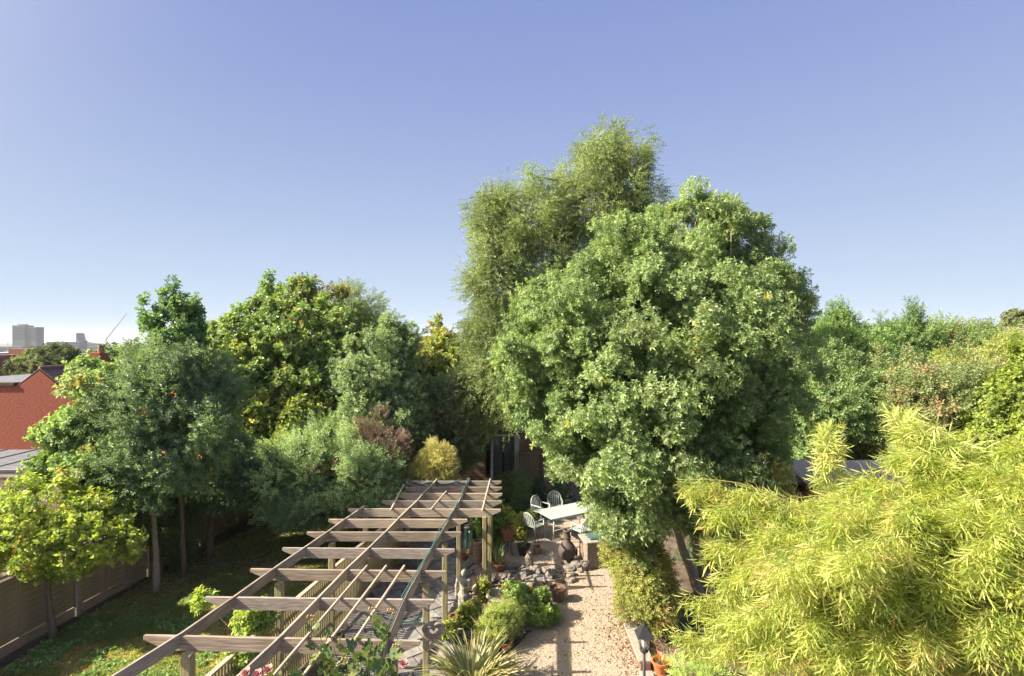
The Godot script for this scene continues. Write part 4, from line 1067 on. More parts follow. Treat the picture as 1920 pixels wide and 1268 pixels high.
	tree("privet_bush", "rounded pale-tipped green bush beside the big evergreen's right edge", "bush", 25, [Vector3(11.5, 0, -19.7), Vector3(11.5, 2, -19.7), Vector3(11.5, 4, -19.7)], 0.12, [[Vector3(12.312, 3.709, -19.7), Vector3(1.744, 1.744, 1.92)], [Vector3(10.912, 2.539, -19.4), Vector3(1.212, 1.415, 1.44)], [Vector3(13.887, 2.586, -20.2), Vector3(1.157, 1.473, 1.44)], [Vector3(10.986, 4.303, -19.9), Vector3(0.933, 1.244, 1.2)], [Vector3(12.375, 5.139, -19.8), Vector3(0.825, 0.619, 0.84)]], rt.merged({"clumps": 430, "spikes": 0.1, "tints": [[4, Color(0.105, 0.145, 0.06)], [2, Color(0.075, 0.115, 0.045)], [0.6, Color(0.17, 0.19, 0.08)]]}, true))
	tree("photinia_bush", "olive bush with bronze shoots in front of the right-hand thicket", "bush", 26, [Vector3(15.4, 0, -18.5), Vector3(15.4, 2, -18.5), Vector3(15.4, 3.8, -18.5)], 0.12, [[Vector3(15.031, 4.072, -18.5), Vector3(1.734, 1.253, 1.8)], [Vector3(15.75, 3.388, -18), Vector3(1.406, 1.312, 1.56)], [Vector3(13.84, 3.163, -18.2), Vector3(1.137, 1.422, 1.44)], [Vector3(14.25, 4.6, -19), Vector3(0.891, 0.792, 1.08)], [Vector3(16.766, 4.457, -18.5), Vector3(0.964, 0.771, 1.2)]], rt.merged({"clumps": 430, "spikes": 0.12, "tints": [[4, Color(0.10, 0.125, 0.055)], [2, Color(0.135, 0.14, 0.065)], [0.35, Color(0.15, 0.11, 0.065)], [1, Color(0.08, 0.105, 0.045)]]}, true))
	tree("corner_tree", "small dark round tree top above the slate roof at the right edge", "tree", 27, [Vector3(39.5, 0, -40), Vector3(39.5, 5, -40)], 0.2, [[Vector3(39.75, 7.75, -40), Vector3(0.917, 0.667, 1.4)]], {"rc": 0.6, "per": 14, "clumps": 70, "mesh": M.s_far, "mat": M.leaf_soft, "s0": 0.4, "s1": 0.7, "branches": 3, "tints": [[1, Color(0.075, 0.085, 0.04)]]})
	berries(32, Color(0.40, 0.07, 0.04), [[1655, 650, 21.5], [1645, 660, 21.8], [1790, 640, 22.7], [1780, 622, 23.0], [1800, 612, 23.1], [1783, 630, 22.7], [1825, 652, 22.5], [1795, 683, 19.1], [1864, 688, 18.8], [1910, 676, 18.9], [1685, 670, 21.3], [1810, 640, 22.5], [1710, 665, 21.3], [1740, 690, 21.3], [1890, 665, 18.9]], "red berry head in the thicket at the back right", "red heads in the thicket")

func berries(sd: int, c: Color, spots: Array, label: String, group: String) -> void:
	var r := rnd(sd)
	var m := plain(c, 0.5)
	for s in spots:
		var d: float = s[2]
		single("berry_cluster", M.s_berry, m, label, "berries", Vector3((s[0] - 960.0) / 960.0 * d, 6.5 - (s[1] - 634.0) / 960.0 * d, -d), along(dir3(r)).scaled(Vector3.ONE * r.randf_range(0.8, 1.5) * d / 13.0), group)

func make_shrubs() -> void:
	var b := Vector3(-6.216, 0, -17.049)
	tree("berried_shrub", "wide spreading shrub with red berries left of the pergola", "shrub", 40, [Vector3(-5.9, 0, -17), Vector3(-5.9, 1, -16.9), Vector3(-5.8, 1.8, -16.7)], 0.09,
		[[Vector3(-6.15, 2.298, -16.4), Vector3(1.794, 1.059, 1.7)], [Vector3(-4.638, 2.26, -15.9), Vector3(1.159, 0.994, 1.3)], [Vector3(-7.256, 1.674, -16.2), Vector3(0.928, 0.844, 1.1)], [Vector3(-5.6, 2.982, -16.8), Vector3(1.312, 0.7, 1.3)], [Vector3(-4, 1.65, -16), Vector3(0.667, 0.583, 0.9)], [Vector3(-5.85, 1.365, -15.6), Vector3(1.3, 0.585, 1)], [Vector3(-7.083, 2.852, -17), Vector3(0.885, 0.62, 1)]],
		{"rc": 0.36, "per": 40, "clumps": 430, "mesh": M.s_small, "mat": M.leaf, "rag": 0.3, "up": 0.25, "branches": 10, "stem_name": "stem", "s0": 0.9, "s1": 1.4, "spikes": 0.05, "spike_len": 0.6, "tints": [[5, Color(0.12, 0.16, 0.085)], [3, Color(0.15, 0.185, 0.10)], [2, Color(0.09, 0.125, 0.062)]]})
	berries(41, Color(0.42, 0.06, 0.025), [[600, 880, 14.6], [612, 878, 14.6], [625, 872, 14.6], [618, 890, 14.4], [640, 895, 14.4], [650, 900, 14.4], [670, 902, 14.4], [680, 898, 14.4], [595, 872, 14.7], [585, 882, 14.7], [632, 865, 14.9], [690, 905, 14.5]], "red berry cluster on the wide shrub left of the pergola", "shrub berries")
	tree("dead_shrub", "brown dead shrub of bare twigs behind the berried shrub", "shrub", 42, [Vector3(-4.2, 0, -17.2), Vector3(-4.2, 1.6, -17.1), Vector3(-4.2, 2.4, -17)], 0.05,
		[[Vector3(-4.236, 3.111, -16.6), Vector3(0.726, 0.83, 0.7)], [Vector3(-3.844, 2.468, -16.4), Vector3(0.547, 0.615, 0.6)], [Vector3(-4.641, 2.788, -16.5), Vector3(0.481, 0.688, 0.5)]],
		{"rc": 0.4, "per": 18, "clumps": 95, "mesh": M.s_twig, "mat": M.dry, "rag": 0.5, "up": 0.6, "branches": 26, "stem_name": "stem", "tints": [[2, Color(0.085, 0.062, 0.05)], [1, Color(0.12, 0.09, 0.075)]]})
	tree("golden_conifer", "small golden feathery conifer behind the far end of the pergola", "shrub", 43, [Vector3(-2.5, 0, -16.7), Vector3(-2.5, 1.6, -16.7), Vector3(-2.5, 2.2, -16.7)], 0.06,
		[[Vector3(-2.507, 2.454, -16.6), Vector3(0.571, 0.484, 0.5)], [Vector3(-2.75, 2.1, -16.5), Vector3(0.516, 0.447, 0.5)], [Vector3(-2.2, 2.272, -16.5), Vector3(0.378, 0.584, 0.4)], [Vector3(-2.455, 2.834, -16.6), Vector3(0.277, 0.277, 0.25)], [Vector3(-2.492, 1.498, -16.5), Vector3(0.584, 0.602, 0.5)]],
		{"rc": 0.16, "per": 34, "clumps": 190, "mesh": M.s_needle, "mat": M.leaf_soft, "rag": 0.25, "up": 0.5, "branches": 3, "stem_name": "stem", "tints": [[2, Color(0.21, 0.185, 0.075)], [2, Color(0.245, 0.225, 0.11)], [1, Color(0.16, 0.145, 0.055)]]})
	tree("yellow_shrub", "pale yellow-green shrub with browning lower leaves beside the gravel path", "shrub", 44, [Vector3(2.95, 0, -12.0), Vector3(2.9, 0.6, -12), Vector3(2.9, 1.1, -11.9)], 0.045,
		[[Vector3(2.986, 1.125, -11.7), Vector3(0.67, 0.756, 0.75)], [Vector3(2.643, 1.404, -12.2), Vector3(0.407, 0.572, 0.5)], [Vector3(3.388, 0.699, -11.7), Vector3(0.414, 0.585, 0.5)], [Vector3(2.969, 0.61, -11.4), Vector3(0.57, 0.427, 0.6)]],
		{"rc": 0.2, "per": 34, "clumps": 210, "mesh": M.s_small, "mat": M.leaf_thin, "rag": 0.3, "up": 0.3, "branches": 14, "stem_name": "stem", "s0": 0.7, "s1": 1.1, "mix": 0.5, "tints": [[5, Color(0.155, 0.165, 0.055)], [3, Color(0.115, 0.13, 0.045)], [1.0, Color(0.16, 0.095, 0.05)], [2, Color(0.2, 0.19, 0.08)]]})
	tree("box_ball", "rounded dark green bush beyond the right end of the pergola", "bush", 45, [Vector3(0.05, 0, -19.4), Vector3(0.05, 0.5, -19.4)], 0.04, [[Vector3(0.04, 0.72, -19.4), Vector3(0.525, 0.566, 0.5)], [Vector3(-0.099, 0.444, -19), Vector3(0.594, 0.435, 0.5)]],
		{"rc": 0.2, "per": 34, "clumps": 90, "mesh": M.s_small, "mat": M.leaf, "branches": 3, "stem_name": "stem", "up": 0.3, "tints": [[2, Color(0.055, 0.08, 0.035)], [1, Color(0.09, 0.105, 0.04)]]})
	tree("lavender_bush", "dark grey-green bush with a few pale flowers in front of the summerhouse", "bush", 46, [Vector3(1.55, 0, -20.2), Vector3(1.55, 0.4, -20.2)], 0.03, [[Vector3(1.536, 0.524, -20.2), Vector3(0.547, 0.379, 0.5)], [Vector3(1.875, 0.438, -20), Vector3(0.375, 0.292, 0.4)]],
		{"rc": 0.2, "per": 30, "clumps": 70, "mesh": M.s_small, "mat": M.leaf, "branches": 3, "stem_name": "stem", "up": 0.5, "tints": [[3, Color(0.055, 0.08, 0.05)], [1, Color(0.085, 0.11, 0.06)], [0.2, Color(0.4, 0.38, 0.4)]]})
	tree("edging_plants", "low pale yellow-green plants edging the terrace beside the pergola", "plant", 47, [Vector3(-0.1, 0, -17.2), Vector3(-0.1, 0.15, -17.2)], 0.02, [[Vector3(-0.089, 0.284, -17), Vector3(0.602, 0.266, 0.6)], [Vector3(0.458, 0.193, -17.6), Vector3(0.477, 0.22, 0.4)], [Vector3(-0.494, 0.394, -15.8), Vector3(0.263, 0.428, 0.4)], [Vector3(-0.367, 0.303, -17.6), Vector3(0.44, 0.33, 0.4)], [Vector3(0.862, 0.098, -18.4), Vector3(0.307, 0.192, 0.3)]],
		{"rc": 0.16, "per": 26, "clumps": 130, "mesh": M.s_herb, "mat": M.leaf_thin, "branches": 2, "stem_name": "stem", "up": 0.7, "tints": [[3, Color(0.16, 0.17, 0.045)], [2, Color(0.12, 0.14, 0.04)], [1, Color(0.2, 0.19, 0.07)]]})
	tree("marigold_bush", "fresh green mound of marigolds with orange flowers beside the gravel path", "plant", 48, [Vector3(0.25, 0, -12), Vector3(0.25, 0.25, -12)], 0.02, [[Vector3(0.31, 0.29, -11.9), Vector3(0.521, 0.372, 0.5)], [Vector3(0.615, 0.157, -11.8), Vector3(0.32, 0.32, 0.4)], [Vector3(0, 0.324, -12.2), Vector3(0.33, 0.28, 0.4)]],
		{"rc": 0.16, "per": 40, "clumps": 95, "mesh": M.s_herb, "mat": M.leaf_thin, "branches": 3, "stem_name": "stem", "up": 0.7, "s0": 0.6, "s1": 1.0, "tints": [[3, Color(0.12, 0.165, 0.05)], [2, Color(0.085, 0.125, 0.04)], [0.14, Color(0.25, 0.075, 0.012)]]})
	tree("grey_cushion_plant", "low silvery-yellow cushion plant in front of the marigolds", "plant", 49, [Vector3(-0.12, 0, -11.1), Vector3(-0.12, 0.2, -11.1)], 0.02, [[Vector3(-0.173, 0.418, -11.1), Vector3(0.347, 0.254, 0.35)], [Vector3(-0.394, 0.38, -10.8), Vector3(0.225, 0.18, 0.3)]],
		{"rc": 0.13, "per": 34, "clumps": 60, "mesh": M.s_needle, "mat": M.leaf_thin, "branches": 2, "stem_name": "stem", "up": 0.6, "tints": [[3, Color(0.2, 0.22, 0.09)], [2, Color(0.13, 0.155, 0.05)]]})
	tree("spurge_clump", "yellow-green spires of spurge around the stone statue's foot", "plant", 50, [Vector3(-0.95, 0, -11.6), Vector3(-0.95, 0.2, -11.6)], 0.02, [[Vector3(-0.87, 0.265, -11.6), Vector3(0.145, 0.314, 0.16)], [Vector3(-0.65, 0.487, -12), Vector3(0.087, 0.325, 0.12)], [Vector3(-1.069, 0.278, -11.4), Vector3(0.095, 0.237, 0.14)], [Vector3(-1.352, 0.244, -11), Vector3(0.16, 0.138, 0.2)]],
		{"rc": 0.12, "per": 26, "clumps": 48, "mesh": M.s_herb, "mat": M.leaf_thin, "branches": 2, "stem_name": "stem", "up": 1.0, "s0": 0.5, "s1": 0.9, "tints": [[3, Color(0.165, 0.175, 0.05)], [2, Color(0.12, 0.14, 0.04)]]})
	tree("dark_creeper", "dark leafy creeper on the pergola's far corner post", "plant", 51, [Vector3(-0.5, 0, -15.6), Vector3(-0.5, 0.3, -15.6)], 0.02, [[Vector3(-0.654, 0.923, -15.7), Vector3(0.36, 0.523, 0.4)], [Vector3(-1.124, 0.431, -16.6), Vector3(0.346, 0.415, 0.4)]],
		{"rc": 0.18, "per": 30, "clumps": 60, "mesh": M.s_herb, "mat": M.leaf, "branches": 3, "stem_name": "stem", "up": 0.5, "tints": [[2, Color(0.06, 0.1, 0.03)], [1, Color(0.1, 0.14, 0.04)]]})
	tree("clematis_climber", "thin clematis climbing the left pergola post beside the lawn", "climber", 52, [Vector3(-4.45, 0, -8.9), Vector3(-4.5, 0.8, -8.9), Vector3(-4.5, 1.5, -8.9)], 0.012, [[Vector3(-4.543, 1.577, -8.9), Vector3(0.148, 0.278, 0.15)], [Vector3(-4.406, 1.663, -9), Vector3(0.113, 0.188, 0.15)], [Vector3(-4.419, 1.285, -8.4), Vector3(0.158, 0.263, 0.2)], [Vector3(-5.72, 1.54, -9.6), Vector3(0.12, 0.12, 0.15)]],
		{"rc": 0.12, "per": 12, "clumps": 40, "mesh": M.s_herb, "mat": M.leaf_thin, "branches": 4, "stem_name": "stem", "up": 0.3, "tints": [[2, Color(0.13, 0.18, 0.06)], [1, Color(0.17, 0.2, 0.06)]]})

func make_bamboo() -> void:
	var t := thing("bamboo_clump", "big arching golden-green bamboo clump filling the bottom right", "bamboo", Vector3(6.4, 0, -6.8))
	var r := rnd(70)
	var o := t.position
	var xf := []
	var cols := []
	var tints := [[5, Color(0.17, 0.195, 0.05)], [4, Color(0.21, 0.22, 0.075)], [3, Color(0.115, 0.155, 0.042)], [2, Color(0.245, 0.235, 0.10)], [0.3, Color(0.17, 0.11, 0.05)]]
	var culm := mottled(Color(0.20, 0.19, 0.06), Color(0.36, 0.31, 0.12), 0.03, Vector3(2, 2, 2), 0.5, 71)
	# tips: [x, y, z] of arching culms
	var tips := [Vector3(2.665, 4.339, -7.8), Vector3(2.852, 4.064, -7.4), Vector3(5.33, 5.013, -8.6), Vector3(5.779, 5.423, -7.6), Vector3(5.432, 5.29, -7), Vector3(5.95, 4.97, -6.8), Vector3(6.3, 5.193, -6.4), Vector3(2.835, 3.643, -7.2), Vector3(2.585, 2.804, -7.3), Vector3(2.533, 2.138, -7.6), Vector3(3.483, 4.157, -7.6), Vector3(3.329, 3.978, -6.8), Vector3(4.196, 4.117, -7.6), Vector3(4.01, 4.05, -7), Vector3(4.677, 4.173, -7.3), Vector3(4.912, 4.543, -7.2), Vector3(4.817, 4.545, -6.8), Vector3(5.294, 4.946, -6.6), Vector3(5.748, 4.911, -6.2), Vector3(5.679, 4.893, -5.8), Vector3(2.762, 3.355, -6.8), Vector3(2.712, 3.167, -6.2), Vector3(2.667, 2.727, -6.4), Vector3(2.827, 2.837, -5.9), Vector3(3.423, 3.62, -6.2), Vector3(3.875, 4.072, -6.2), Vector3(4.25, 4.213, -6), Vector3(4.592, 4.41, -5.8), Vector3(4.987, 4.564, -5.7), Vector3(5.271, 4.575, -5.5), Vector3(3.262, 3.201, -5.8), Vector3(3.746, 3.564, -5.8), Vector3(4.083, 3.782, -5.6), Vector3(4.444, 3.991, -5.4), Vector3(4.858, 4.148, -5.3), Vector3(5.146, 4.084, -5.2), Vector3(3.5, 3.082, -5.6), Vector3(3.881, 3.316, -5.4), Vector3(4.225, 3.488, -5.2), Vector3(4.622, 3.599, -5.1), Vector3(4.994, 3.493, -5.1), Vector3(3.3, 3.193, -6.4), Vector3(5.95, 4.948, -5.6), Vector3(5.686, 4.259, -5.3), Vector3(5.312, 3.656, -5), Vector3(5.333, 4.693, -6.4), Vector3(5.325, 4.88, -7.2), Vector3(3.025, 3.571, -6.6), Vector3(3.318, 3.785, -6.5), Vector3(3.099, 3.613, -7), Vector3(3.741, 3.704, -6.3), Vector3(4.533, 4.191, -6.8), Vector3(2.923, 2.967, -6.1), Vector3(2.612, 2.953, -6.6)]
	for k in 30:
		var d := r.randf_range(5.0, 7.4)
		tips.append(Vector3(r.randf_range(0.5, 1.05) * d, 6.5 - r.randf_range(0.27, 0.66) * d, -d))
	for ti in tips.size():
		var tip: Vector3 = tips[ti] - o
		var a := Vector3(r.randf_range(-0.9, 1.3), 0, r.randf_range(-0.9, 0.7))
		if ti == 2: a = Vector3(tip.x, 0, tip.z)
		var straight := ti in [2, 3]
		var ctrl := Vector3(lerpf(a.x, tip.x, 0.35), tip.y + (0.0 if straight else r.randf_range(0.25, 0.8)), lerpf(a.z, tip.z, 0.35))
		if straight: ctrl = a.lerp(tip, 0.6)
		var pts := []
		var rad := []
		for i in 15:
			var f := i / 14.0
			pts.append(a.lerp(ctrl, f).lerp(ctrl.lerp(tip, f), f))
			rad.append(lerpf(0.016, 0.004, f))
		part("culm", tube(pts, rad, 6), culm, t)
		var n := 330
		if straight: n = 360
		for k in n:
			var f := pow(r.randf(), 0.75) * 0.72 + 0.28
			var c: Vector3 = a.lerp(ctrl, f).lerp(ctrl.lerp(tip, f), f)
			var tan := (ctrl.lerp(tip, f) - a.lerp(ctrl, f)).normalized()
			var wide := (0.16 if straight else 0.27) * (1.12 - f) + 0.055
			var off := dir3(r) * wide * pow(r.randf(), 0.6)
			off.y -= absf(r.randfn(0, 0.12))
			var ax := (tan * 0.55 + Vector3(off.x, 0, off.z).normalized() * 0.5 + Vector3.DOWN * r.randf_range(0.3, 1.2) + dir3(r) * 0.25).normalized()
			if straight: ax = (Vector3(off.x, 0, off.z).normalized() * 0.8 + Vector3.DOWN * 0.2 + Vector3.UP * 0.6 * f).normalized()
			xf.append(Transform3D(along(ax, r.randf() * TAU).scaled(Vector3.ONE * r.randf_range(0.6, 1.15)), c + off))
			cols.append(pick(r, tints))
	multi("foliage", M.s_bamboo, M.leaf_thin, xf, cols, t)

func make_ground_cover() -> void:
	# grass blades on the lawn, thinning to bare earth towards the trees
	var r := rnd(80)
	var nz := FastNoiseLite.new()
	nz.seed = 81
	nz.frequency = 0.55
	var xf := []
	var cols := []
	var poly: PackedVector2Array = M.lawn_poly
	while xf.size() < 62000:
		var p := Vector2(r.randf_range(-10.2, -4.2), r.randf_range(-18.6, -7.0))
		if not Geometry2D.is_point_in_polygon(p, poly): continue
		var v := nz.get_noise_2dv(p)
		var bare := clampf((-p.y - 13.0) / 4.0, 0, 1) * 0.9
		if r.randf() < bare or (v < -0.12 and r.randf() < 0.55): continue
		var s := r.randf_range(0.5, 1.2) * (1.25 if v > 0.1 else 0.8)
		xf.append(Transform3D(along(Vector3.UP + dir3(r) * 0.25, r.randf() * TAU).scaled(Vector3.ONE * s), Vector3(p.x, 0.005, p.y)))
		cols.append(pick(r, [[3, Color(0.115, 0.14, 0.05)], [2, Color(0.15, 0.16, 0.065)]] if v > -0.05 else [[2, Color(0.24, 0.2, 0.09)], [1, Color(0.14, 0.155, 0.05)]]))
	var g := multi(numbered("grass"), M.s_grass, M.leaf_soft, xf, cols, self)
	tag(g, "short patchy green grass on the shaded lawn", "grass", "", "stuff")
	# clover patches near the front of the lawn
	xf = []
	cols = []
	while xf.size() < 3500:
		var p := Vector2(r.randf_range(-10.0, -4.8), r.randf_range(-12.6, -7.5))
		if not Geometry2D.is_point_in_polygon(p, poly) or nz.get_noise_2dv(p * 1.7 + Vector2(30, 3)) < 0.12: continue
		xf.append(Transform3D(along(Vector3.UP + dir3(r) * 0.4, r.randf() * TAU).scaled(Vector3.ONE * r.randf_range(0.4, 0.8)), Vector3(p.x, 0.0, p.y)))
		cols.append(pick(r, [[1, Color(0.10, 0.16, 0.06)], [1, Color(0.14, 0.19, 0.08)]]))
	g = multi(numbered("clover"), M.s_herb, M.leaf_soft, xf, cols, self)
	tag(g, "broad-leaved weeds and clover in the front of the lawn", "weeds", "", "stuff")
	# fallen leaves
	xf = []
	cols = []
	while xf.size() < 5200:
		var p := Vector2.ZERO
		var u := r.randf()
		if u < 0.45: p = Vector2(r.randfn(-7.6, 1.4), r.randfn(-15.4, 1.8))
		elif u < 0.75: p = Vector2(r.randfn(2.65, 0.42), r.randfn(-11.0, 0.8))
		elif u < 0.9: p = Vector2(r.randf_range(0, 4), r.randf_range(-17, -9))
		else: p = Vector2(r.randf_range(-10, -4.5), r.randf_range(-14, -8))
		if p.x < -9.9 or (p.x > -4.2 and p.x < -0.2): continue
		xf.append(Transform3D(along(Vector3(r.randf_range(-1, 1), r.randf_range(-0.2, 0.2), r.randf_range(-1, 1)), r.randf() * TAU).scaled(Vector3.ONE * r.randf_range(0.6, 1.3)), Vector3(p.x, 0.022, p.y)))
		cols.append(pick_plain(r, [[3, Color(0.26, 0.15, 0.08)], [2, Color(0.36, 0.25, 0.13)], [2, Color(0.17, 0.09, 0.05)], [0.5, Color(0.4, 0.3, 0.08)]]))
	g = multi(numbered("fallen_leaves"), M.one_leaf, M.dry, xf, cols, self)
	tag(g, "brown fallen leaves scattered under the trees and along the path", "leaves", "", "stuff")
	# loose pebbles over the gravel
	xf = []
	cols = []
	var peb := rock(rnd(88), Vector3(0.03, 0.02, 0.026), 0.25, 6)
	var gp: PackedVector2Array = M.gravel_poly
	while xf.size() < 9000:
		var p := Vector2(r.randf_range(-0.5, 5), r.randf_range(-17, -8.6))
		if r.randf() < (-p.y - 10.0) / 9.0 or not Geometry2D.is_point_in_polygon(p, gp): continue
		xf.append(Transform3D(Basis(Vector3.UP, r.randf() * TAU).scaled(Vector3.ONE * r.randf_range(0.4, 1.1)), Vector3(p.x, 0.012, p.y)))
		cols.append(pick_plain(r, [[4, Color(0.37, 0.31, 0.245)], [1, Color(0.27, 0.205, 0.15)], [2, Color(0.44, 0.395, 0.335)], [1, Color(0.21, 0.18, 0.15)]]))
	var pm := StandardMaterial3D.new()
	pm.vertex_color_use_as_albedo = true
	pm.roughness = 0.9
	g = multi(numbered("gravel_pebbles"), peb, pm, xf, cols, self)
	tag(g, "loose buff gravel stones on the path", "gravel", "", "stuff")

# ---------- furniture ----------
func chair(at: Vector3, turn: float, label: String, slats := true) -> Node3D:
	# faces local +x; seat 0.43 high
	var t := thing("garden_chair", label, "chair", at, turn, "garden chairs round the table")
	var m: Material = M.plastic
	part("seat", cbox(Vector3(0.44, 0.03, 0.46), 0.012), m, t, Vector3(0.02, 0.43, 0), Basis(Vector3.BACK, 0.05))
	for sx in [-1, 1]:
		for sz in [-1, 1]:
			part("leg", tube([Vector3(0.2 * sx, 0.62 if sx > 0 else 0.44, 0.235 * sz), Vector3(0.21 * sx, 0.42, 0.235 * sz), Vector3(0.25 * sx, 0.0, 0.26 * sz)], [0.02, 0.024, 0.017], 6), m, t)
	for sz in [-1, 1]:
		part("armrest", cbox(Vector3(0.46, 0.025, 0.05), 0.01), m, t, Vector3(-0.02, 0.635, 0.25 * sz))
	var arch := []
	for i in 13:
		var a := PI * i / 12.0
		arch.append(Vector3(-0.22 - 0.10 * sin(a), 0.5 + 0.38 * pow(sin(a), 0.6), 0.25 * cos(a)))
	arch.push_front(Vector3(-0.21, 0.42, 0.25))
	arch.append(Vector3(-0.21, 0.42, -0.25))
	part("back_frame", tube(arch, fill(0.02, arch.size()), 6), m, t)
	for k in 5:
		var z := -0.15 + k * 0.075
		var h := 0.5 + 0.38 * pow(sqrt(maxf(0.0, 1.0 - pow(z / 0.25, 2))), 0.6)
		timber("back_slat", Vector3(-0.215, 0.44, z), Vector3(-0.22 - 0.1 * sqrt(1.0 - pow(z / 0.25, 2)), h, z), 0.045, 0.012, m, t, 0.004)
	return t

func make_furniture() -> void:
	var th := 0.512
	var t := thing("garden_table", "pale green rectangular garden table on the gravel terrace", "table", Vector3(1.85, 0.008, -17.15), th)
	part("tabletop", cbox(Vector3(1.9, 0.03, 0.98), 0.014), M.table_top, t, Vector3(0, 0.72, 0))
	for s in [-1, 1]:
		part("apron", cbox(Vector3(1.7, 0.06, 0.025), 0.006), M.plastic, t, Vector3(0, 0.67, 0.42 * s))
		part("brace", tube([Vector3(-0.78, 0.3, 0.38 * s), Vector3(0.78, 0.3, 0.38 * s)], [0.012, 0.012], 6), M.plastic, t)
		for x in [-1, 1]:
			part("leg", tube([Vector3(0.8 * x, 0.7, 0.4 * s), Vector3(0.84 * x, 0, 0.42 * s)], [0.026, 0.02], 8), M.plastic, t)
	chair(Vector3(0.72, 0.008, -16.62), th + 0.25, "pale green plastic chair at the near left end of the table")
	chair(Vector3(1.02, 0.008, -18.0), th - PI / 2 + 0.3, "pale green arched chair behind the table's left corner")
	chair(Vector3(1.55, 0.008, -18.45), th - PI / 2 - 0.5, "pale green chair farthest behind the table, turned sideways")
	chair(Vector3(2.2, 0.008, -16.25), th + PI / 2 + 0.2, "pale green chair in front of the table beside the big evergreen")
	# chiminea
	t = thing("chiminea", "dark clay chiminea with a round belly and tall neck on the terrace", "chiminea", Vector3(1.6, 0.008, -14.85))
	part("body", lathe([[0.0, 0.1], [0.16, 0.1], [0.235, 0.2], [0.265, 0.32], [0.24, 0.44], [0.17, 0.54], [0.1, 0.6], [0.092, 0.78], [0.086, 0.9]], 24), M.iron, t)
	part("rim", lathe([[0.088, 0.86], [0.12, 0.88], [0.12, 0.93], [0.075, 0.94], [0.07, 0.7]], 20), M.iron, t)
	part("neck_band", lathe([[0.09, 0.69], [0.108, 0.7], [0.108, 0.73], [0.09, 0.74]], 20), M.iron, t)
	part("mouth", lathe([[0.0, 0.0], [0.085, 0.0], [0.11, 0.02], [0.1, 0.035], [0.07, 0.02]], 16), M.iron, t, Vector3(0.24, 0.32, 0.08), along(Vector3(1, 0.1, 0.35)))
	for k in 3:
		var a := k * TAU / 3 + 0.4
		part("leg", tube([Vector3(cos(a) * 0.13, 0.14, sin(a) * 0.13), Vector3(cos(a) * 0.2, 0, sin(a) * 0.2)], [0.02, 0.016], 6), M.iron, t)
	# brick barbecue
	t = thing("brick_barbecue", "buff brick barbecue block with a pale top beside the chiminea", "barbecue", Vector3(2.35, 0.008, -14.7), 0.25)
	part("body", cbox(Vector3(0.66, 0.72, 0.6), 0.012), M.stone_b, t, Vector3(0, 0.36, 0))
	part("top_slab", cbox(Vector3(0.74, 0.05, 0.68), 0.012), M.concrete, t, Vector3(0, 0.748, 0))
	part("lid", cbox(Vector3(0.5, 0.05, 0.4), 0.02), M.chime, t, Vector3(0.05, 0.802, 0))
	for k in 4: part("grill_bar", tube([Vector3(-0.2 + k * 0.1, 0.84, -0.18), Vector3(-0.2 + k * 0.1, 0.84, 0.18)], [0.008, 0.008], 5), M.iron, t)
	t = thing("fire_poker", "thin rusty fire poker leaning between chiminea and barbecue", "poker", Vector3(1.93, 0.008, -14.6))
	part("rod", tube([Vector3(0, 0, 0), Vector3(0.05, 0.62, -0.06)], [0.012, 0.012], 6), M.terracotta, t)
	part("handle", tube([Vector3(0.05, 0.62, -0.06), Vector3(0.055, 0.7, -0.065)], [0.02, 0.016], 6), M.dark_wood, t)
	t = thing("stone_plaque", "small carved stone plaque leaning at the barbecue's foot", "plaque", Vector3(2.05, 0.008, -14.32), 0.1)
	part("frame", cbox(Vector3(0.26, 0.26, 0.06), 0.015), M.stone, t, Vector3(0, 0.14, 0), Basis(Vector3.RIGHT, -0.25))
	part("relief", lathe([[0.09, 0], [0.08, 0.02], [0.04, 0.03], [0, 0.02]], 12), M.stone_b, t, Vector3(0, 0.15, 0.035), along(Vector3(0, 0.25, 1)))
	# blue watering can
	t = thing("watering_can", "bright blue plastic watering can on the earth behind the table", "watering can", Vector3(0.55, 0, -19.3), 0.4)
	part("body", lathe([[0.0, 0.0], [0.12, 0.0], [0.13, 0.02], [0.12, 0.28], [0.1, 0.3], [0.08, 0.28], [0.1, 0.04]], 18), M.blue, t)
	part("spout", tube([Vector3(0.1, 0.06, 0), Vector3(0.24, 0.24, 0), Vector3(0.27, 0.31, 0)], [0.03, 0.018, 0.03], 7), M.blue, t)
	part("handle", tube(smooth([Vector3(-0.12, 0.08, 0), Vector3(-0.2, 0.22, 0), Vector3(-0.1, 0.36, 0), Vector3(0.06, 0.3, 0)], 4), fill(0.013, 13), 6), M.blue, t)

# ---------- pots ----------
func pot_mesh(r0: float, r1: float, h: float, rim := 0.02) -> ArrayMesh:
	return lathe([[0.0, 0.0], [r0, 0.0], [lerpf(r0, r1, 0.8), h * 0.78], [lerpf(r0, r1, 0.8) + rim, h * 0.79], [r1 + rim, h], [r1 - 0.012, h], [lerpf(r0, r1, 0.75) - 0.015, h * 0.7]], 22, true)

func pot(called: String, label: String, at: Vector3, r0: float, r1: float, h: float, m: Material, soil := true) -> Node3D:
	var t := thing(called, label, "pot", at)
	part("vessel", pot_mesh(r0, r1, h), m, t)
	if soil: part("soil", lathe([[lerpf(r0, r1, 0.85) - 0.012, 0.0], [lerpf(r0, r1, 0.85) * 0.5, 0.012], [0.0, 0.02]], 14), M.soil, t, Vector3(0, h * 0.8, 0))
	return t

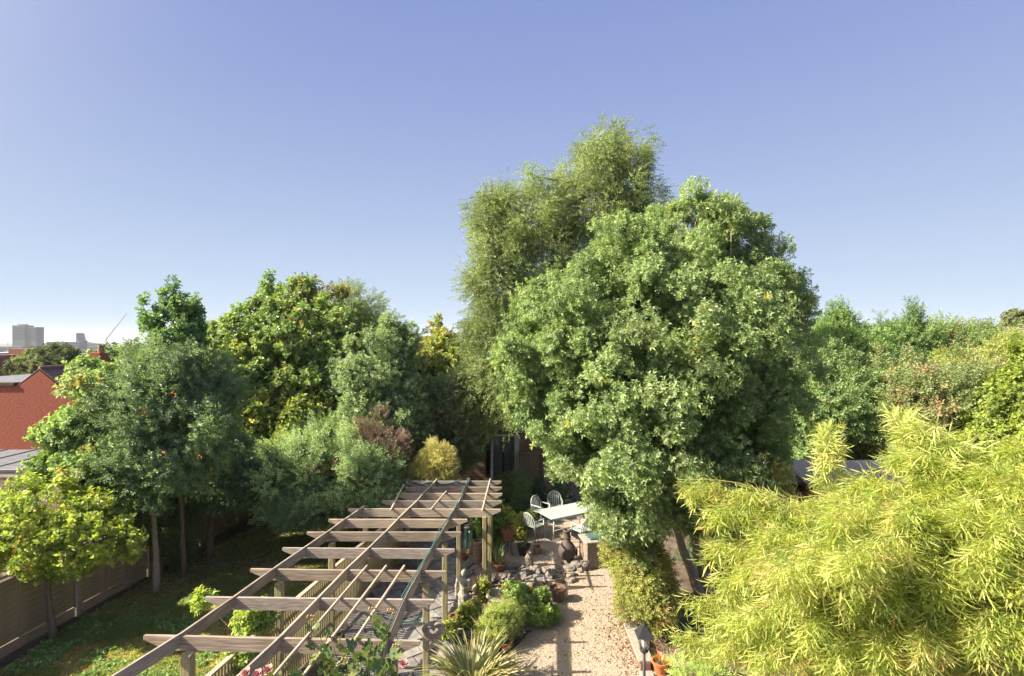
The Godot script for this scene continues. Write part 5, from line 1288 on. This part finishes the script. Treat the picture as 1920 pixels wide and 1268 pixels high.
func blade(ln: float, w: float, arch: float, segs := 8) -> ArrayMesh:
	var key := "bl%s%s%s" % [ln, w, arch]
	if meshes.has(key): return meshes[key]
	var st := st0()
	var prev := []
	for i in segs + 1:
		var t := float(i) / segs
		var a := arch * t * t
		var c := Vector3(0, ln * (t - 0.16 * arch * t * t * t), ln * arch * 0.42 * t * t)
		var ww := w * 0.5 * (0.7 + 0.6 * t if t < 0.5 else 2.0 * (1.0 - t)) if i < segs else 0.0
		var now := [c + Vector3(-ww, 0, 0), c + Vector3(0, -0.15 * ww, 0.3 * ww), c + Vector3(ww, 0, 0)]
		if i > 0:
			for k in 2: quad(st, prev[k], prev[k + 1], now[k + 1], now[k], Vector3(0, 0.3 + a, -1))
		prev = now
	meshes[key] = done(st)
	return meshes[key]

func tuft(t: Node3D, sd: int, n: int, ln: float, w: float, arch: float, mats: Array, at: Vector3, spread := 0.1, lean := 0.5) -> void:
	var r := rnd(sd)
	for i in n:
		var v := r.randi() % 4
		var b := blade(ln * [0.7, 0.85, 1.0, 1.12][v], w * [1.0, 0.85, 1.1, 0.95][v], arch * [0.6, 1.3, 1.0, 1.7][v])
		var a := r.randf() * TAU
		var basis_ := Basis(Vector3.UP, a) * Basis(Vector3.RIGHT, r.randf_range(0.05, 1.0) * lean)
		part("blade", b, mats[r.randi() % mats.size()], t, at + Vector3(sin(a), 0, cos(a)) * spread * r.randf(), basis_)

func strap_mat(c: Color) -> StandardMaterial3D:
	var m := plain(c, 0.45)
	m.backlight_enabled = true
	m.backlight = srgb(Color(0.4, 0.42, 0.15))
	m.cull_mode = BaseMaterial3D.CULL_DISABLED
	return m

func make_pots() -> void:
	var green := [strap_mat(Color(0.06, 0.12, 0.03)), strap_mat(Color(0.09, 0.15, 0.04))]
	# terracotta bowl on an iron stand
	var t := thing("plant_stand", "thin iron plant stand beneath the large terracotta pot", "stand", Vector3(-0.12, 0.008, -15.35))
	part("ring", tube(circle(0.15, 0.42, 17), fill(0.01, 17), 6), M.iron, t)
	for k in 3:
		var a := k * TAU / 3 + 0.5
		part("leg", tube(smooth([Vector3(cos(a) * 0.15, 0.42, sin(a) * 0.15), Vector3(cos(a) * 0.09, 0.2, sin(a) * 0.09), Vector3(cos(a) * 0.2, 0.0, sin(a) * 0.2)], 4), fill(0.011, 9), 6), M.iron, t)
	t = pot("terracotta_pot", "large weathered terracotta pot raised on an iron stand", Vector3(-0.12, 0.43, -15.35), 0.13, 0.2, 0.38, M.terracotta)
	tuft(t, 201, 9, 0.22, 0.02, 0.8, [strap_mat(Color(0.3, 0.14, 0.06))], Vector3(0, 0.3, 0), 0.1)
	t = pot("agave_pot", "dark pot of spiky agave on the terrace beside the standing stone", Vector3(0.352, 0, -15.369), 0.14, 0.19, 0.3, M.dark_pot)
	tuft(t, 202, 16, 0.3, 0.045, 0.5, green, Vector3(0, 0.25, 0), 0.08)
	t = pot("bonsai_pot", "small clay pot with a bare stick behind the standing stone", Vector3(0.772, 0, -15.446), 0.1, 0.14, 0.22, M.old_clay)
	part("stem", tube([Vector3(0, 0.18, 0), Vector3(0.02, 0.4, 0), Vector3(-0.01, 0.62, 0.01)], [0.014, 0.01, 0.006], 6), M.bark, t)
	tuft(t, 203, 8, 0.12, 0.02, 0.8, green, Vector3(0, 0.18, 0), 0.06)
	t = pot("aloe_pot", "terracotta pot of upright aloe beside the pergola's corner posts", Vector3(-0.355, 0, -14.182), 0.11, 0.165, 0.27, M.terracotta)
	tuft(t, 204, 22, 0.46, 0.06, 0.28, green, Vector3(0, 0.22, 0), 0.09, 0.4)
	t = pot("dark_tub", "wide dark tub of leafy plants behind the aloe pot", Vector3(-0.516, 0, -14.579), 0.2, 0.27, 0.3, M.brown_pot)
	tuft(t, 205, 26, 0.5, 0.05, 0.5, green, Vector3(0.02, 0.25, 0), 0.16, 0.5)
	t = thing("chimney_pot_planter", "tall buff clay chimney pot standing behind the pergola posts", "chimney pot", Vector3(-0.977, 0, -14.648))
	part("body", lathe([[0.0, 0.0], [0.17, 0.0], [0.17, 0.05], [0.145, 0.07], [0.135, 0.6], [0.16, 0.62], [0.165, 0.7], [0.13, 0.71], [0.12, 0.3]], 22, true), M.old_clay, t)
	part("band", lathe([[0.14, 0.5], [0.155, 0.51], [0.155, 0.54], [0.138, 0.55]], 22, true), M.old_clay, t)
	t = pot("small_red_pot", "small red clay pot below the wind chime", Vector3(-1.384, 0, -14.928), 0.08, 0.11, 0.2, M.terracotta)
	t = pot("brown_planter", "round brown planter with dry stalks beside the marigolds", Vector3(1.136, 0, -12.683), 0.14, 0.19, 0.33, M.brown_pot)
	tuft(t, 206, 14, 0.16, 0.012, 0.8, [strap_mat(Color(0.36, 0.24, 0.12))], Vector3(0, 0.27, 0), 0.1)
	t = thing("dried_grass", "tuft of dry orange grass left of the brown planter", "grass tuft", Vector3(0.829, 0, -12.84))
	tuft(t, 207, 36, 0.42, 0.012, 0.35, [strap_mat(Color(0.38, 0.22, 0.08)), strap_mat(Color(0.3, 0.17, 0.07))], Vector3.ZERO, 0.06, 0.4)
	t = pot("rim_pot", "small terracotta pot half hidden by strap leaves beside the pergola", Vector3(-1.283, 0, -11.513), 0.11, 0.15, 0.24, M.terracotta)
	t = pot("edge_pot", "terracotta pot at the path's edge behind the strap-leaved plant", Vector3(-0.133, 0, -10.612), 0.09, 0.125, 0.22, M.terracotta)
	tuft(t, 208, 14, 0.2, 0.03, 0.9, [strap_mat(Color(0.2, 0.22, 0.05))], Vector3(0, 0.16, 0), 0.08)
	t = thing("pot_shelf", "low wooden shelf holding a clay bowl under the pergola", "shelf", Vector3(-3.0, 0.02, -14.4))
	part("board", cbox(Vector3(0.9, 0.035, 0.34), 0.006), M.wood, t, Vector3(0, 0.42, 0))
	for x in [-0.38, 0.38]: part("leg", cbox(Vector3(0.05, 0.4, 0.3), 0.006), M.wood, t, Vector3(x, 0.2, 0))
	t = pot("clay_bowl", "shallow terracotta bowl on the shelf under the pergola", Vector3(-3.05, 0.46, -14.4), 0.15, 0.2, 0.16, M.terracotta)
	t = pot("orange_pot", "bright orange terracotta pot of flowers at the bottom of the path", Vector3(2.877, 0, -9.936), 0.1, 0.15, 0.24, plain(Color(0.62, 0.17, 0.06), 0.8))
	tuft(t, 209, 22, 0.2, 0.03, 0.9, [strap_mat(Color(0.12, 0.2, 0.05)), strap_mat(Color(0.6, 0.12, 0.04))], Vector3(0, 0.18, 0), 0.1, 0.8)
	# tipped old pot among litter
	t = thing("tipped_pot", "old cracked clay pot lying on its side at the bottom right of the path", "pot", Vector3(3.586, 0, -10.246))
	part("vessel", pot_mesh(0.11, 0.16, 0.3), M.old_clay, t, Vector3(0, 0.15, 0), along(Vector3(-0.8, 0.1, 0.5)))
	t = thing("green_dish", "teal plastic dish lying on the lawn near the tree trunk", "dish", Vector3(-8.478, 0, -14.717))
	part("dish", lathe([[0.0, 0.012], [0.13, 0.012], [0.17, 0.05], [0.18, 0.05], [0.14, 0.0], [0.0, 0.0]], 20), M.teal, t)

func circle(rad: float, y: float, n: int) -> Array:
	var a := []
	for i in n: a.append(Vector3(cos(TAU * i / (n - 1)) * rad, y, sin(TAU * i / (n - 1)) * rad))
	return a

# ---------- rockery ----------
func make_rockery() -> void:
	var r := rnd(100)
	var variants := []
	for i in 6: variants.append(rock(r, Vector3(0.36, 0.22, 0.3), 0.34, 9))
	var n := 0
	var spots := []
	while n < 46:
		var p := Vector2(r.randf_range(-0.75, 1.9), r.randf_range(-14.9, -12.9))
		# band that bends round the path's far end
		var mid := -13.95 + 0.12 * sin(p.x * 2.0) - p.x * 0.1
		if absf(p.y - mid) > 0.6 - 0.1 * p.x: continue
		var clash := false
		for q in spots:
			if p.distance_to(q) < 0.15: clash = true
		if clash: continue
		spots.append(p)
		var s := r.randf_range(0.5, 1.15)
		single("rockery_stone", variants[r.randi() % 6], M.stone if r.randf() < 0.6 else M.stone_b, "rough grey-buff stone lying in the rockery between patio and terrace", "stone", Vector3(p.x, 0.05 * s, p.y), Basis(Vector3.UP, r.randf() * TAU) * Basis(Vector3.RIGHT, r.randf_range(-0.25, 0.25)).scaled(Vector3(s, s * r.randf_range(0.7, 1.3), s)), "rockery stones")
		n += 1
	for p in [[872, 1066], [884, 1060], [860, 1072], [893, 1072], [905, 1080], [880, 1078], [868, 1080], [920, 1092]]:
		var d: float = 6240.0 / (p[1] - 634.0)
		var s := r.randf_range(0.7, 1.2)
		single("patio_edge_stone", variants[r.randi() % 6], M.stone, "grey stone lying at the edge of the shaded patio under the pergola", "stone", Vector3((p[0] - 960.0) / 960.0 * d, 0.06 * s, -d), Basis(Vector3.UP, r.randf() * TAU).scaled(Vector3(s, s, s)), "patio edge stones")
	var st := rock(rnd(101), Vector3(0.24, 0.62, 0.22), 0.22, 10)
	single("standing_stone", st, M.stone_b, "upright pointed stone standing in the middle of the rockery", "stone", Vector3(0.501, 0, -14.579) + Vector3(0, 0.2, 0), Basis(Vector3.BACK, 0.08))
	for a in [[960, 1200, 0.5], [1000, 1178, 0.5], [1030, 1168, 0.4], [935, 1212, 0.4], [978, 1190, 0.4]]:
		var d: float = 6240.0 / (a[1] - 634.0)
		single("border_stone", variants[r.randi() % 6], M.stone_b, "flat buff stone edging the planted bed along the gravel", "stone", Vector3((a[0] - 960.0) / 960.0 * d - 0.12, 0.03, -d), Basis(Vector3.UP, r.randf() * TAU).scaled(Vector3(1.1, 0.6, 0.8) * (a[2] + 0.4)), "bed edging stones")

# ---------- ornaments ----------
func make_ornaments() -> void:
	# wind chime under the sixth beam's tip
	var t := thing("wind_chime", "green tubular wind chime hanging from the pergola beam's right tip", "wind chime", Vector3(-1.05, 2.04, -12.2))
	part("cord", tube([Vector3(0, 0.12, 0), Vector3(0, 0, 0)], [0.006, 0.006], 5), M.rope, t)
	part("cap", lathe([[0.0, -0.06], [0.1, -0.06], [0.11, -0.03], [0.06, 0.0], [0.0, 0.01]], 16), M.iron, t)
	for k in 6:
		var a := k * TAU / 6
		part("chime_tube", tube([Vector3(cos(a) * 0.08, -0.09, sin(a) * 0.08), Vector3(cos(a) * 0.08, -0.5 - 0.03 * k, sin(a) * 0.08)], [0.016, 0.016], 8), M.chime, t)
	part("striker", lathe([[0.0, -0.32], [0.045, -0.32], [0.045, -0.3], [0.0, -0.3]], 14), M.shed_wood, t)
	part("wind_catcher", cbox(Vector3(0.07, 0.1, 0.01), 0.003), M.terracotta, t, Vector3(0, -0.62, 0))
	part("cord", tube([Vector3(0, -0.06, 0), Vector3(0, -0.58, 0)], [0.003, 0.003], 4), M.rope, t)
	# heart of driftwood on the second beam's tip
	t = thing("driftwood_heart", "grey driftwood heart wreath hanging from the near pergola beam", "wreath", Vector3(-1.27, 1.74, -8.3), 0.15)
	var r := rnd(110)
	for layer in 3:
		var pts := []
		for i in 29:
			var a := TAU * i / 28.0
			pts.append(Vector3(0.0105 * 16 * pow(sin(a), 3), 0.0105 * (13 * cos(a) - 5 * cos(2 * a) - 2 * cos(3 * a) - cos(4 * a)), 0) * (1.0 - 0.2 * layer) + Vector3(r.randf_range(-1, 1), r.randf_range(-1, 1), r.randf_range(-1, 1)) * 0.006)
		part("twig_ring", tube(pts, fill(0.022 if layer else 0.026, 29), 7), M.wood, t)
	part("cord", tube([Vector3(0, 0.08, 0), Vector3(0, 0.28, 0)], [0.004, 0.004], 4), M.rope, t)
	part("bow", lathe([[0.0, -0.02], [0.04, 0.0], [0.0, 0.02]], 8), M.white, t, Vector3(-0.07, 0.1, 0.03))
	# lantern on a pole
	t = thing("lamp_post", "dark metal lantern on a slim pole beside the path", "lamp", Vector3(1.91, 0.008, -7.4))
	var px := 0.0
	part("pole", tube([Vector3(0, 0, 0), Vector3(0, 0.2, 0), Vector3(0, 0.24, 0), Vector3(0, 1.95, 0)], [0.05, 0.045, 0.026, 0.02], 10), M.lamp_black, t)
	part("cup", lathe([[0.02, 1.93], [0.06, 1.97], [0.065, 2.0], [0.0, 2.0]], 12), M.lamp_black, t)
	for sx in [-1, 1]:
		for sz in [-1, 1]:
			part("frame_bar", tube([Vector3(0.045 * sx, 2.0, 0.045 * sz), Vector3(0.085 * sx, 2.2, 0.085 * sz)], [0.006, 0.006], 5), M.lamp_black, t)
	var st := st0(true)
	var q := [Vector3(-0.118, 2.2, -0.118), Vector3(0.118, 2.2, -0.118), Vector3(0.118, 2.2, 0.118), Vector3(-0.118, 2.2, 0.118)]
	var q2 := []
	for v in q: q2.append(Vector3(v.x * 0.25, 2.33, v.z * 0.25))
	for k in 4:
		quad(st, q[k], q[(k + 1) % 4], q2[(k + 1) % 4], q2[k], q[k] + q[(k + 1) % 4] - Vector3(0, 3.4, 0))
	quad(st, q[0], q[1], q[2], q[3], Vector3.DOWN)
	quad(st, q2[0], q2[1], q2[2], q2[3], Vector3.UP)
	part("roof", done(st), M.lamp_black, t)
	part("finial", lathe([[0.03, 2.33], [0.035, 2.345], [0.012, 2.36], [0.018, 2.38], [0.0, 2.4]], 10), M.lamp_black, t)
	for k in 4:
		st = st0(true)
		var a := Basis(Vector3.UP, k * PI / 2)
		quad(st, a * Vector3(-0.042, 2.005, 0.045), a * Vector3(0.042, 2.005, 0.045), a * Vector3(0.082, 2.195, 0.084), a * Vector3(-0.082, 2.195, 0.084), a * Vector3.BACK)
		part("pane", done(st), M.glass, t)
	part("bulb", lathe([[0.0, 2.01], [0.022, 2.02], [0.022, 2.06], [0.034, 2.1], [0.0, 2.14]], 12), M.white, t)
	# stone urn with dead plant
	t = thing("stone_urn", "broad pale stone urn with dead stems beside the marigolds", "urn", Vector3(-0.297, 0, -11.863))
	part("pedestal", lathe([[0.0, 0.0], [0.18, 0.0], [0.18, 0.05], [0.1, 0.09], [0.085, 0.25], [0.12, 0.3], [0.0, 0.3]], 20), M.statue, t)
	part("bowl", lathe([[0.0, 0.29], [0.1, 0.3], [0.2, 0.38], [0.29, 0.52], [0.31, 0.54], [0.27, 0.55], [0.2, 0.46], [0.0, 0.44]], 24), M.statue, t)
	tuft(t, 211, 60, 0.22, 0.012, 0.9, [strap_mat(Color(0.12, 0.09, 0.07)), strap_mat(Color(0.3, 0.25, 0.2))], Vector3(0, 0.46, 0), 0.2, 0.9)
	single("stone_ball", lathe([[0.0, 0.0], [0.06, 0.012], [0.1, 0.05], [0.115, 0.11], [0.1, 0.17], [0.06, 0.21], [0.0, 0.225]], 18), M.statue, "round pale stone ball between statue and urn", "stone ball", Vector3(-0.868, 0, -12.632) + Vector3(0, 0.2, 0))
	single("ball_plinth", cbox(Vector3(0.22, 0.2, 0.22), 0.02), M.stone_b, "low stone block under the pale stone ball", "plinth", Vector3(-0.868, 0, -12.632) + Vector3(0, 0.1, 0))
	t = thing("dry_fern", "rust-brown withered fern at the foot of the pergola's corner posts", "fern", Vector3(-0.919, 0, -13.165))
	tuft(t, 212, 70, 0.42, 0.035, 1.0, [strap_mat(Color(0.30, 0.17, 0.07)), strap_mat(Color(0.24, 0.15, 0.08)), strap_mat(Color(0.36, 0.25, 0.12))], Vector3.ZERO, 0.12, 1.0)
	make_statue(Vector3(-1.133, 0, -11.954))

# draped standing figure in stone, one continuous surface
func make_statue(at: Vector3) -> void:
	var t := thing("stone_statue", "weathered stone garden statue of a standing figure at the patio's edge", "statue", at, -0.3)
	part("plinth", cbox(Vector3(0.34, 0.12, 0.34), 0.02), M.statue, t, Vector3(0, 0.06, 0))
	var caps := []
	var bone := func(a: Vector3, b: Vector3, ra: float, rb: float) -> void: caps.append([a, b, ra, rb])
	bone.call(Vector3(-0.05, 0.14, 0), Vector3(-0.055, 0.5, 0), 0.075, 0.085)
	bone.call(Vector3(0.06, 0.14, 0.03), Vector3(0.055, 0.5, 0), 0.07, 0.085)
	bone.call(Vector3(0, 0.52, 0), Vector3(0.0, 0.68, 0), 0.105, 0.08)
	bone.call(Vector3(0, 0.68, 0), Vector3(0.0, 0.82, 0), 0.08, 0.095)
	bone.call(Vector3(-0.1, 0.85, 0), Vector3(0.1, 0.85, 0), 0.05, 0.05)
	bone.call(Vector3(0, 0.86, 0), Vector3(0.0, 0.93, 0.01), 0.036, 0.034)
	bone.call(Vector3(0, 0.97, 0.015), Vector3(0.0, 1.02, 0.005), 0.055, 0.06)
	bone.call(Vector3(0, 0.97, 0.06), Vector3(0.0, 0.985, 0.055), 0.012, 0.016)
	bone.call(Vector3(0, 1.03, -0.04), Vector3(0.0, 1.05, -0.05), 0.04, 0.036)
	bone.call(Vector3(-0.14, 0.85, 0), Vector3(-0.18, 0.68, 0.0), 0.042, 0.034)
	bone.call(Vector3(-0.18, 0.68, 0), Vector3(-0.16, 0.5, 0.06), 0.033, 0.025)
	bone.call(Vector3(-0.16, 0.5, 0.06), Vector3(-0.155, 0.44, 0.075), 0.026, 0.018)
	bone.call(Vector3(0.14, 0.85, 0), Vector3(0.17, 0.69, 0.03), 0.042, 0.034)
	bone.call(Vector3(0.17, 0.69, 0.03), Vector3(0.06, 0.72, 0.12), 0.033, 0.025)
	bone.call(Vector3(0.02, 0.5, 0.07), Vector3(0.08, 0.16, 0.08), 0.045, 0.05)
	part("figure", surface_net(caps, Vector3(-0.27, 0.1, -0.2), Vector3(0.27, 1.14, 0.24), 0.014, 0.03), M.statue, t)

func surface_net(caps: Array, lo: Vector3, hi: Vector3, cell: float, k: float) -> ArrayMesh:
	var n := Vector3i(((hi - lo) / cell).ceil()) + Vector3i.ONE
	var f := PackedFloat32Array()
	f.resize(n.x * n.y * n.z)
	for z in n.z:
		for y in n.y:
			for x in n.x:
				var p := lo + Vector3(x, y, z) * cell
				var d := 1e3
				for c in caps:
					var ab: Vector3 = c[1] - c[0]
					var h := clampf((p - c[0]).dot(ab) / ab.length_squared(), 0, 1)
					var e: float = p.distance_to(c[0] + ab * h) - lerpf(c[2], c[3], h)
					if e > 0.2 and d < 0.1: continue
					var m := maxf(k - absf(d - e), 0.0) / k
					d = minf(d, e) - m * m * k * 0.25
				f[x + n.x * (y + n.y * z)] = d
	var vid := {}
	var verts := []
	var corners := [0, 1, n.x, n.x + 1, n.x * n.y, n.x * n.y + 1, n.x * n.y + n.x, n.x * n.y + n.x + 1]
	for z in n.z - 1:
		for y in n.y - 1:
			for x in n.x - 1:
				var i := x + n.x * (y + n.y * z)
				var neg := 0
				for c in corners:
					if f[i + c] < 0: neg += 1
				if neg == 0 or neg == 8: continue
				var s := Vector3.ZERO
				var w := 0
				for e in [[0, 1], [2, 3], [4, 5], [6, 7], [0, 2], [1, 3], [4, 6], [5, 7], [0, 4], [1, 5], [2, 6], [3, 7]]:
					var a := f[i + corners[e[0]]]
					var b := f[i + corners[e[1]]]
					if (a < 0) == (b < 0): continue
					var h := a / (a - b)
					s += Vector3(e[0] & 1, (e[0] >> 1) & 1, e[0] >> 2).lerp(Vector3(e[1] & 1, (e[1] >> 1) & 1, e[1] >> 2), h)
					w += 1
				vid[i] = verts.size()
				verts.append(lo + (Vector3(x, y, z) + s / w) * cell)
	var st := st0()
	var step := [1, n.x, n.x * n.y]
	for i in vid:
		for ax in 3:
			var a := f[i]
			var b := f[i + step[ax]]
			if (a < 0) == (b < 0): continue
			var u: int = step[(ax + 1) % 3]
			var v: int = step[(ax + 2) % 3]
			if not (vid.has(i - u) and vid.has(i - v) and vid.has(i - u - v)): continue
			var out := Vector3.ZERO
			out[ax] = 1.0 if a < 0 else -1.0
			quad(st, verts[vid[i]], verts[vid[i - u]], verts[vid[i - u - v]], verts[vid[i - v]], out)
	st.index()
	return done(st)

# ---------- things nearest the camera ----------
func make_foreground() -> void:
	# strap-leaved plant
	var t := thing("strap_leaf_plant", "big clump of variegated strap leaves at the bottom of the bed", "plant", Vector3(-0.72, 0, -9.35))
	var mats := [strap_mat(Color(0.30, 0.33, 0.11)), strap_mat(Color(0.45, 0.43, 0.19)), strap_mat(Color(0.19, 0.25, 0.08)), strap_mat(Color(0.58, 0.53, 0.30)), strap_mat(Color(0.36, 0.30, 0.16))]
	tuft(t, 220, 280, 1.1, 0.045, 1.0, mats, Vector3.ZERO, 0.28, 0.75)
	t = thing("iris_clump", "upright strap leaves behind the big variegated clump", "plant", Vector3(-0.5, 0, -10.7))
	tuft(t, 221, 60, 0.7, 0.035, 0.6, [mats[0], mats[1], mats[2]], Vector3.ZERO, 0.2, 0.5)
	# climbing rose over the pergola's near end
	rose()
	# low wall with pale coping right of the path
	t = thing("low_wall", "low brick wall with pale coping slabs at the right of the path", "wall", Vector3(2.6, 0, -10.6))
	part("core", cbox(Vector3(0.2, 0.18, 1.3), 0.01), M.brick_far, t, Vector3(0, 0.09, 0))
	for k in 3: part("coping", cbox(Vector3(0.29, 0.05, 0.43), 0.008), M.concrete, t, Vector3(0.004 * k, 0.205, -0.435 + k * 0.435))
	for k in 3:
		single("path_edging", cbox(Vector3(0.24, 0.1, 0.62), 0.01), M.concrete, "pale concrete edging block set along the path in front of the low wall", "edging", Vector3(2.58 - 0.02 * k, 0.05, -9.55 + k * 0.64), Basis(Vector3.UP, 0.02 * k), "path edging blocks")
	var pl := plain(Color(0.58, 0.53, 0.45), 0.85)
	for k in 2:
		single("pale_plank", cbox(Vector3(0.13, 0.03, 0.95), 0.005), M.wood_pale, ["left of two pale planks lying under the bamboo's edge", "right of two pale planks lying under the bamboo's edge"][k], "plank", Vector3(4.002, 0, -10.612) + Vector3(0.17 * k, 0.08, 0.02 * k), Basis(Vector3.UP, -0.75 + 0.06 * k) * Basis(Vector3.RIGHT, 0.06))
	tree("grey_herb", "pale feathery herb growing at the bottom right of the path", "plant", 55, [Vector3(3.45, 0, -9.8), Vector3(3.45, 0.1, -9.8)], 0.015, [[Vector3(3.355, 0.155, -9.7), Vector3(0.222, 0.162, 0.25)], [Vector3(3.7, 0.29, -9.6), Vector3(0.2, 0.14, 0.25)]], {"rc": 0.12, "per": 26, "clumps": 34, "mesh": M.s_needle, "mat": M.leaf_thin, "branches": 1, "stem_name": "stem", "up": 0.7, "tints": [[1, Color(0.2, 0.24, 0.1)], [1, Color(0.15, 0.19, 0.07)]]})
	t = thing("dry_stalks", "tangle of dry stalks and dead leaves under the bamboo's front edge", "plant", Vector3(4.0, 0, -9.3))
	tuft(t, 222, 90, 0.6, 0.022, 0.9, [strap_mat(Color(0.24, 0.15, 0.08)), strap_mat(Color(0.33, 0.24, 0.14)), strap_mat(Color(0.14, 0.15, 0.05))], Vector3.ZERO, 0.6, 0.9)

func rose_leaf() -> ArrayMesh:
	if meshes.has("rose_leaf"): return meshes.rose_leaf
	var st := SurfaceTool.new()
	st.begin(Mesh.PRIMITIVE_TRIANGLES)
	var r := rnd(120)
	for k in 5:
		var s: float = [-1.0, 1.0, -1.0, 1.0, 0.0][k]
		var y: float = [0.03, 0.03, 0.075, 0.075, 0.09][k]
		var d := Vector3(s * 0.85, 0.55 if s != 0 else 1.0, 0.1).normalized()
		add_leaf(st, Vector3(0, y, 0), d, d.cross(Vector3.BACK).normalized(), 0.075 if k < 4 else 0.09, 0.05, 0.12, Color.WHITE * r.randf_range(0.85, 1.15), 0.15, 4)
	meshes.rose_leaf = st.commit()
	return meshes.rose_leaf

func rose_bloom() -> ArrayMesh:
	if meshes.has("bloom"): return meshes.bloom
	var st := SurfaceTool.new()
	st.begin(Mesh.PRIMITIVE_TRIANGLES)
	var r := rnd(121)
	for k in 26:
		var f := k / 25.0
		var a := k * 2.4
		var rad := Vector3(cos(a), 0, sin(a))
		var d := (Vector3.UP * lerpf(1.0, 0.12, f) + rad * lerpf(0.25, 1.0, f)).normalized()
		add_leaf(st, rad * 0.01, d, d.cross(Vector3.UP).normalized() if d.y < 0.99 else Vector3.RIGHT, lerpf(0.035, 0.06, f), lerpf(0.035, 0.06, f), 0.2, Color.WHITE * r.randf_range(0.85, 1.1), -0.25, 4)
	meshes.bloom = st.commit()
	return meshes.bloom

func rose() -> void:
	var base := Vector3(-1.95, 0, -6.6)
	var t := thing("climbing_rose", "climbing rose with fresh leaves and pink blooms over the pergola's near end", "rose", base)
	var r := rnd(122)
	var m := []
	for c in [Color(0.10, 0.165, 0.055), Color(0.135, 0.195, 0.07), Color(0.085, 0.14, 0.065), Color(0.17, 0.2, 0.06)]:
		m.append(rose_mat(c))
	var pink := plain(Color(0.62, 0.32, 0.28), 0.7)
	var hip := plain(Color(0.42, 0.26, 0.09), 0.7)
	var cane := mottled(Color(0.13, 0.16, 0.05), Color(0.24, 0.22, 0.1), 0.03, Vector3(3, 3, 3), 0.7, 123)
	var tips := [Vector3(-2.695, 2.719, -6.9), Vector3(-2.544, 2.506, -6.6), Vector3(-2.408, 2.491, -6.8), Vector3(-2.125, 2.526, -6.8), Vector3(-1.896, 2.774, -7), Vector3(-1.641, 2.752, -7), Vector3(-1.71, 2.585, -6.7), Vector3(-1.478, 2.506, -6.6), Vector3(-2.625, 2.457, -6.3), Vector3(-2.26, 2.489, -6.2), Vector3(-2.034, 2.523, -6.3), Vector3(-1.772, 2.556, -6.3), Vector3(-1.485, 2.522, -6.2), Vector3(-2, 2.538, -6), Vector3(-2.375, 2.494, -6), Vector3(-1.267, 2.313, -6.4), Vector3(-1.93, 2.566, -6.5), Vector3(-1.62, 2.491, -6.1), Vector3(-2.75, 2.575, -6), Vector3(-3, 2.538, -6)]
	var n := 0
	for ti in tips.size():
		var e: Vector3 = tips[ti] - base
		var mid := Vector3(e.x * 0.35, e.y * 0.75, e.z * 0.4)
		var pts := []
		var rad := []
		for i in 12:
			var f := i / 11.0
			pts.append(Vector3(e.x * 0.06, 0, 0).lerp(mid, f).lerp(mid.lerp(e, f), f) + dir3(r) * 0.015)
			rad.append(lerpf(0.013, 0.004, f))
		part("cane", tube(pts, rad, 6), cane, t)
		for k in 14:
			if n >= 285: break
			var f := 1.0 - 0.42 * pow(r.randf(), 1.2)
			var i := int(f * 11)
			var c: Vector3 = pts[mini(i, 11)] + dir3(r) * 0.085
			var ax := (dir3(r) + Vector3(0, 0.2, 0.3)).normalized()
			var b := along(ax, r.randf() * TAU)
			part("leaf", rose_leaf(), m[r.randi() % 4], t, c, b.scaled(Vector3.ONE * r.randf_range(0.75, 1.2)))
			n += 1
		if ti in [0, 4, 5, 7, 2, 10]:
			var h := part("hip_cluster", M.s_berry, hip, t, e + Vector3(0, 0.03, 0), Basis.from_scale(Vector3.ONE * 1.1))
	for p in [Vector3(-2.832, 2.632, -5.95), Vector3(-2.932, 2.616, -5.9), Vector3(-3.061, 2.628, -5.9), Vector3(-1.332, 2.484, -6.3)]:
		part("bloom", rose_bloom(), pink, t, p - base, along(Vector3(r.randf_range(-0.5, 0.5), 1, 0.6)).scaled(Vector3.ONE * r.randf_range(0.8, 1.15)))

func rose_mat(c: Color) -> StandardMaterial3D:
	var m := leaf_mat(0.45, Color(0.6, 0.7, 0.25))
	m.albedo_color = srgb(c)
	return m
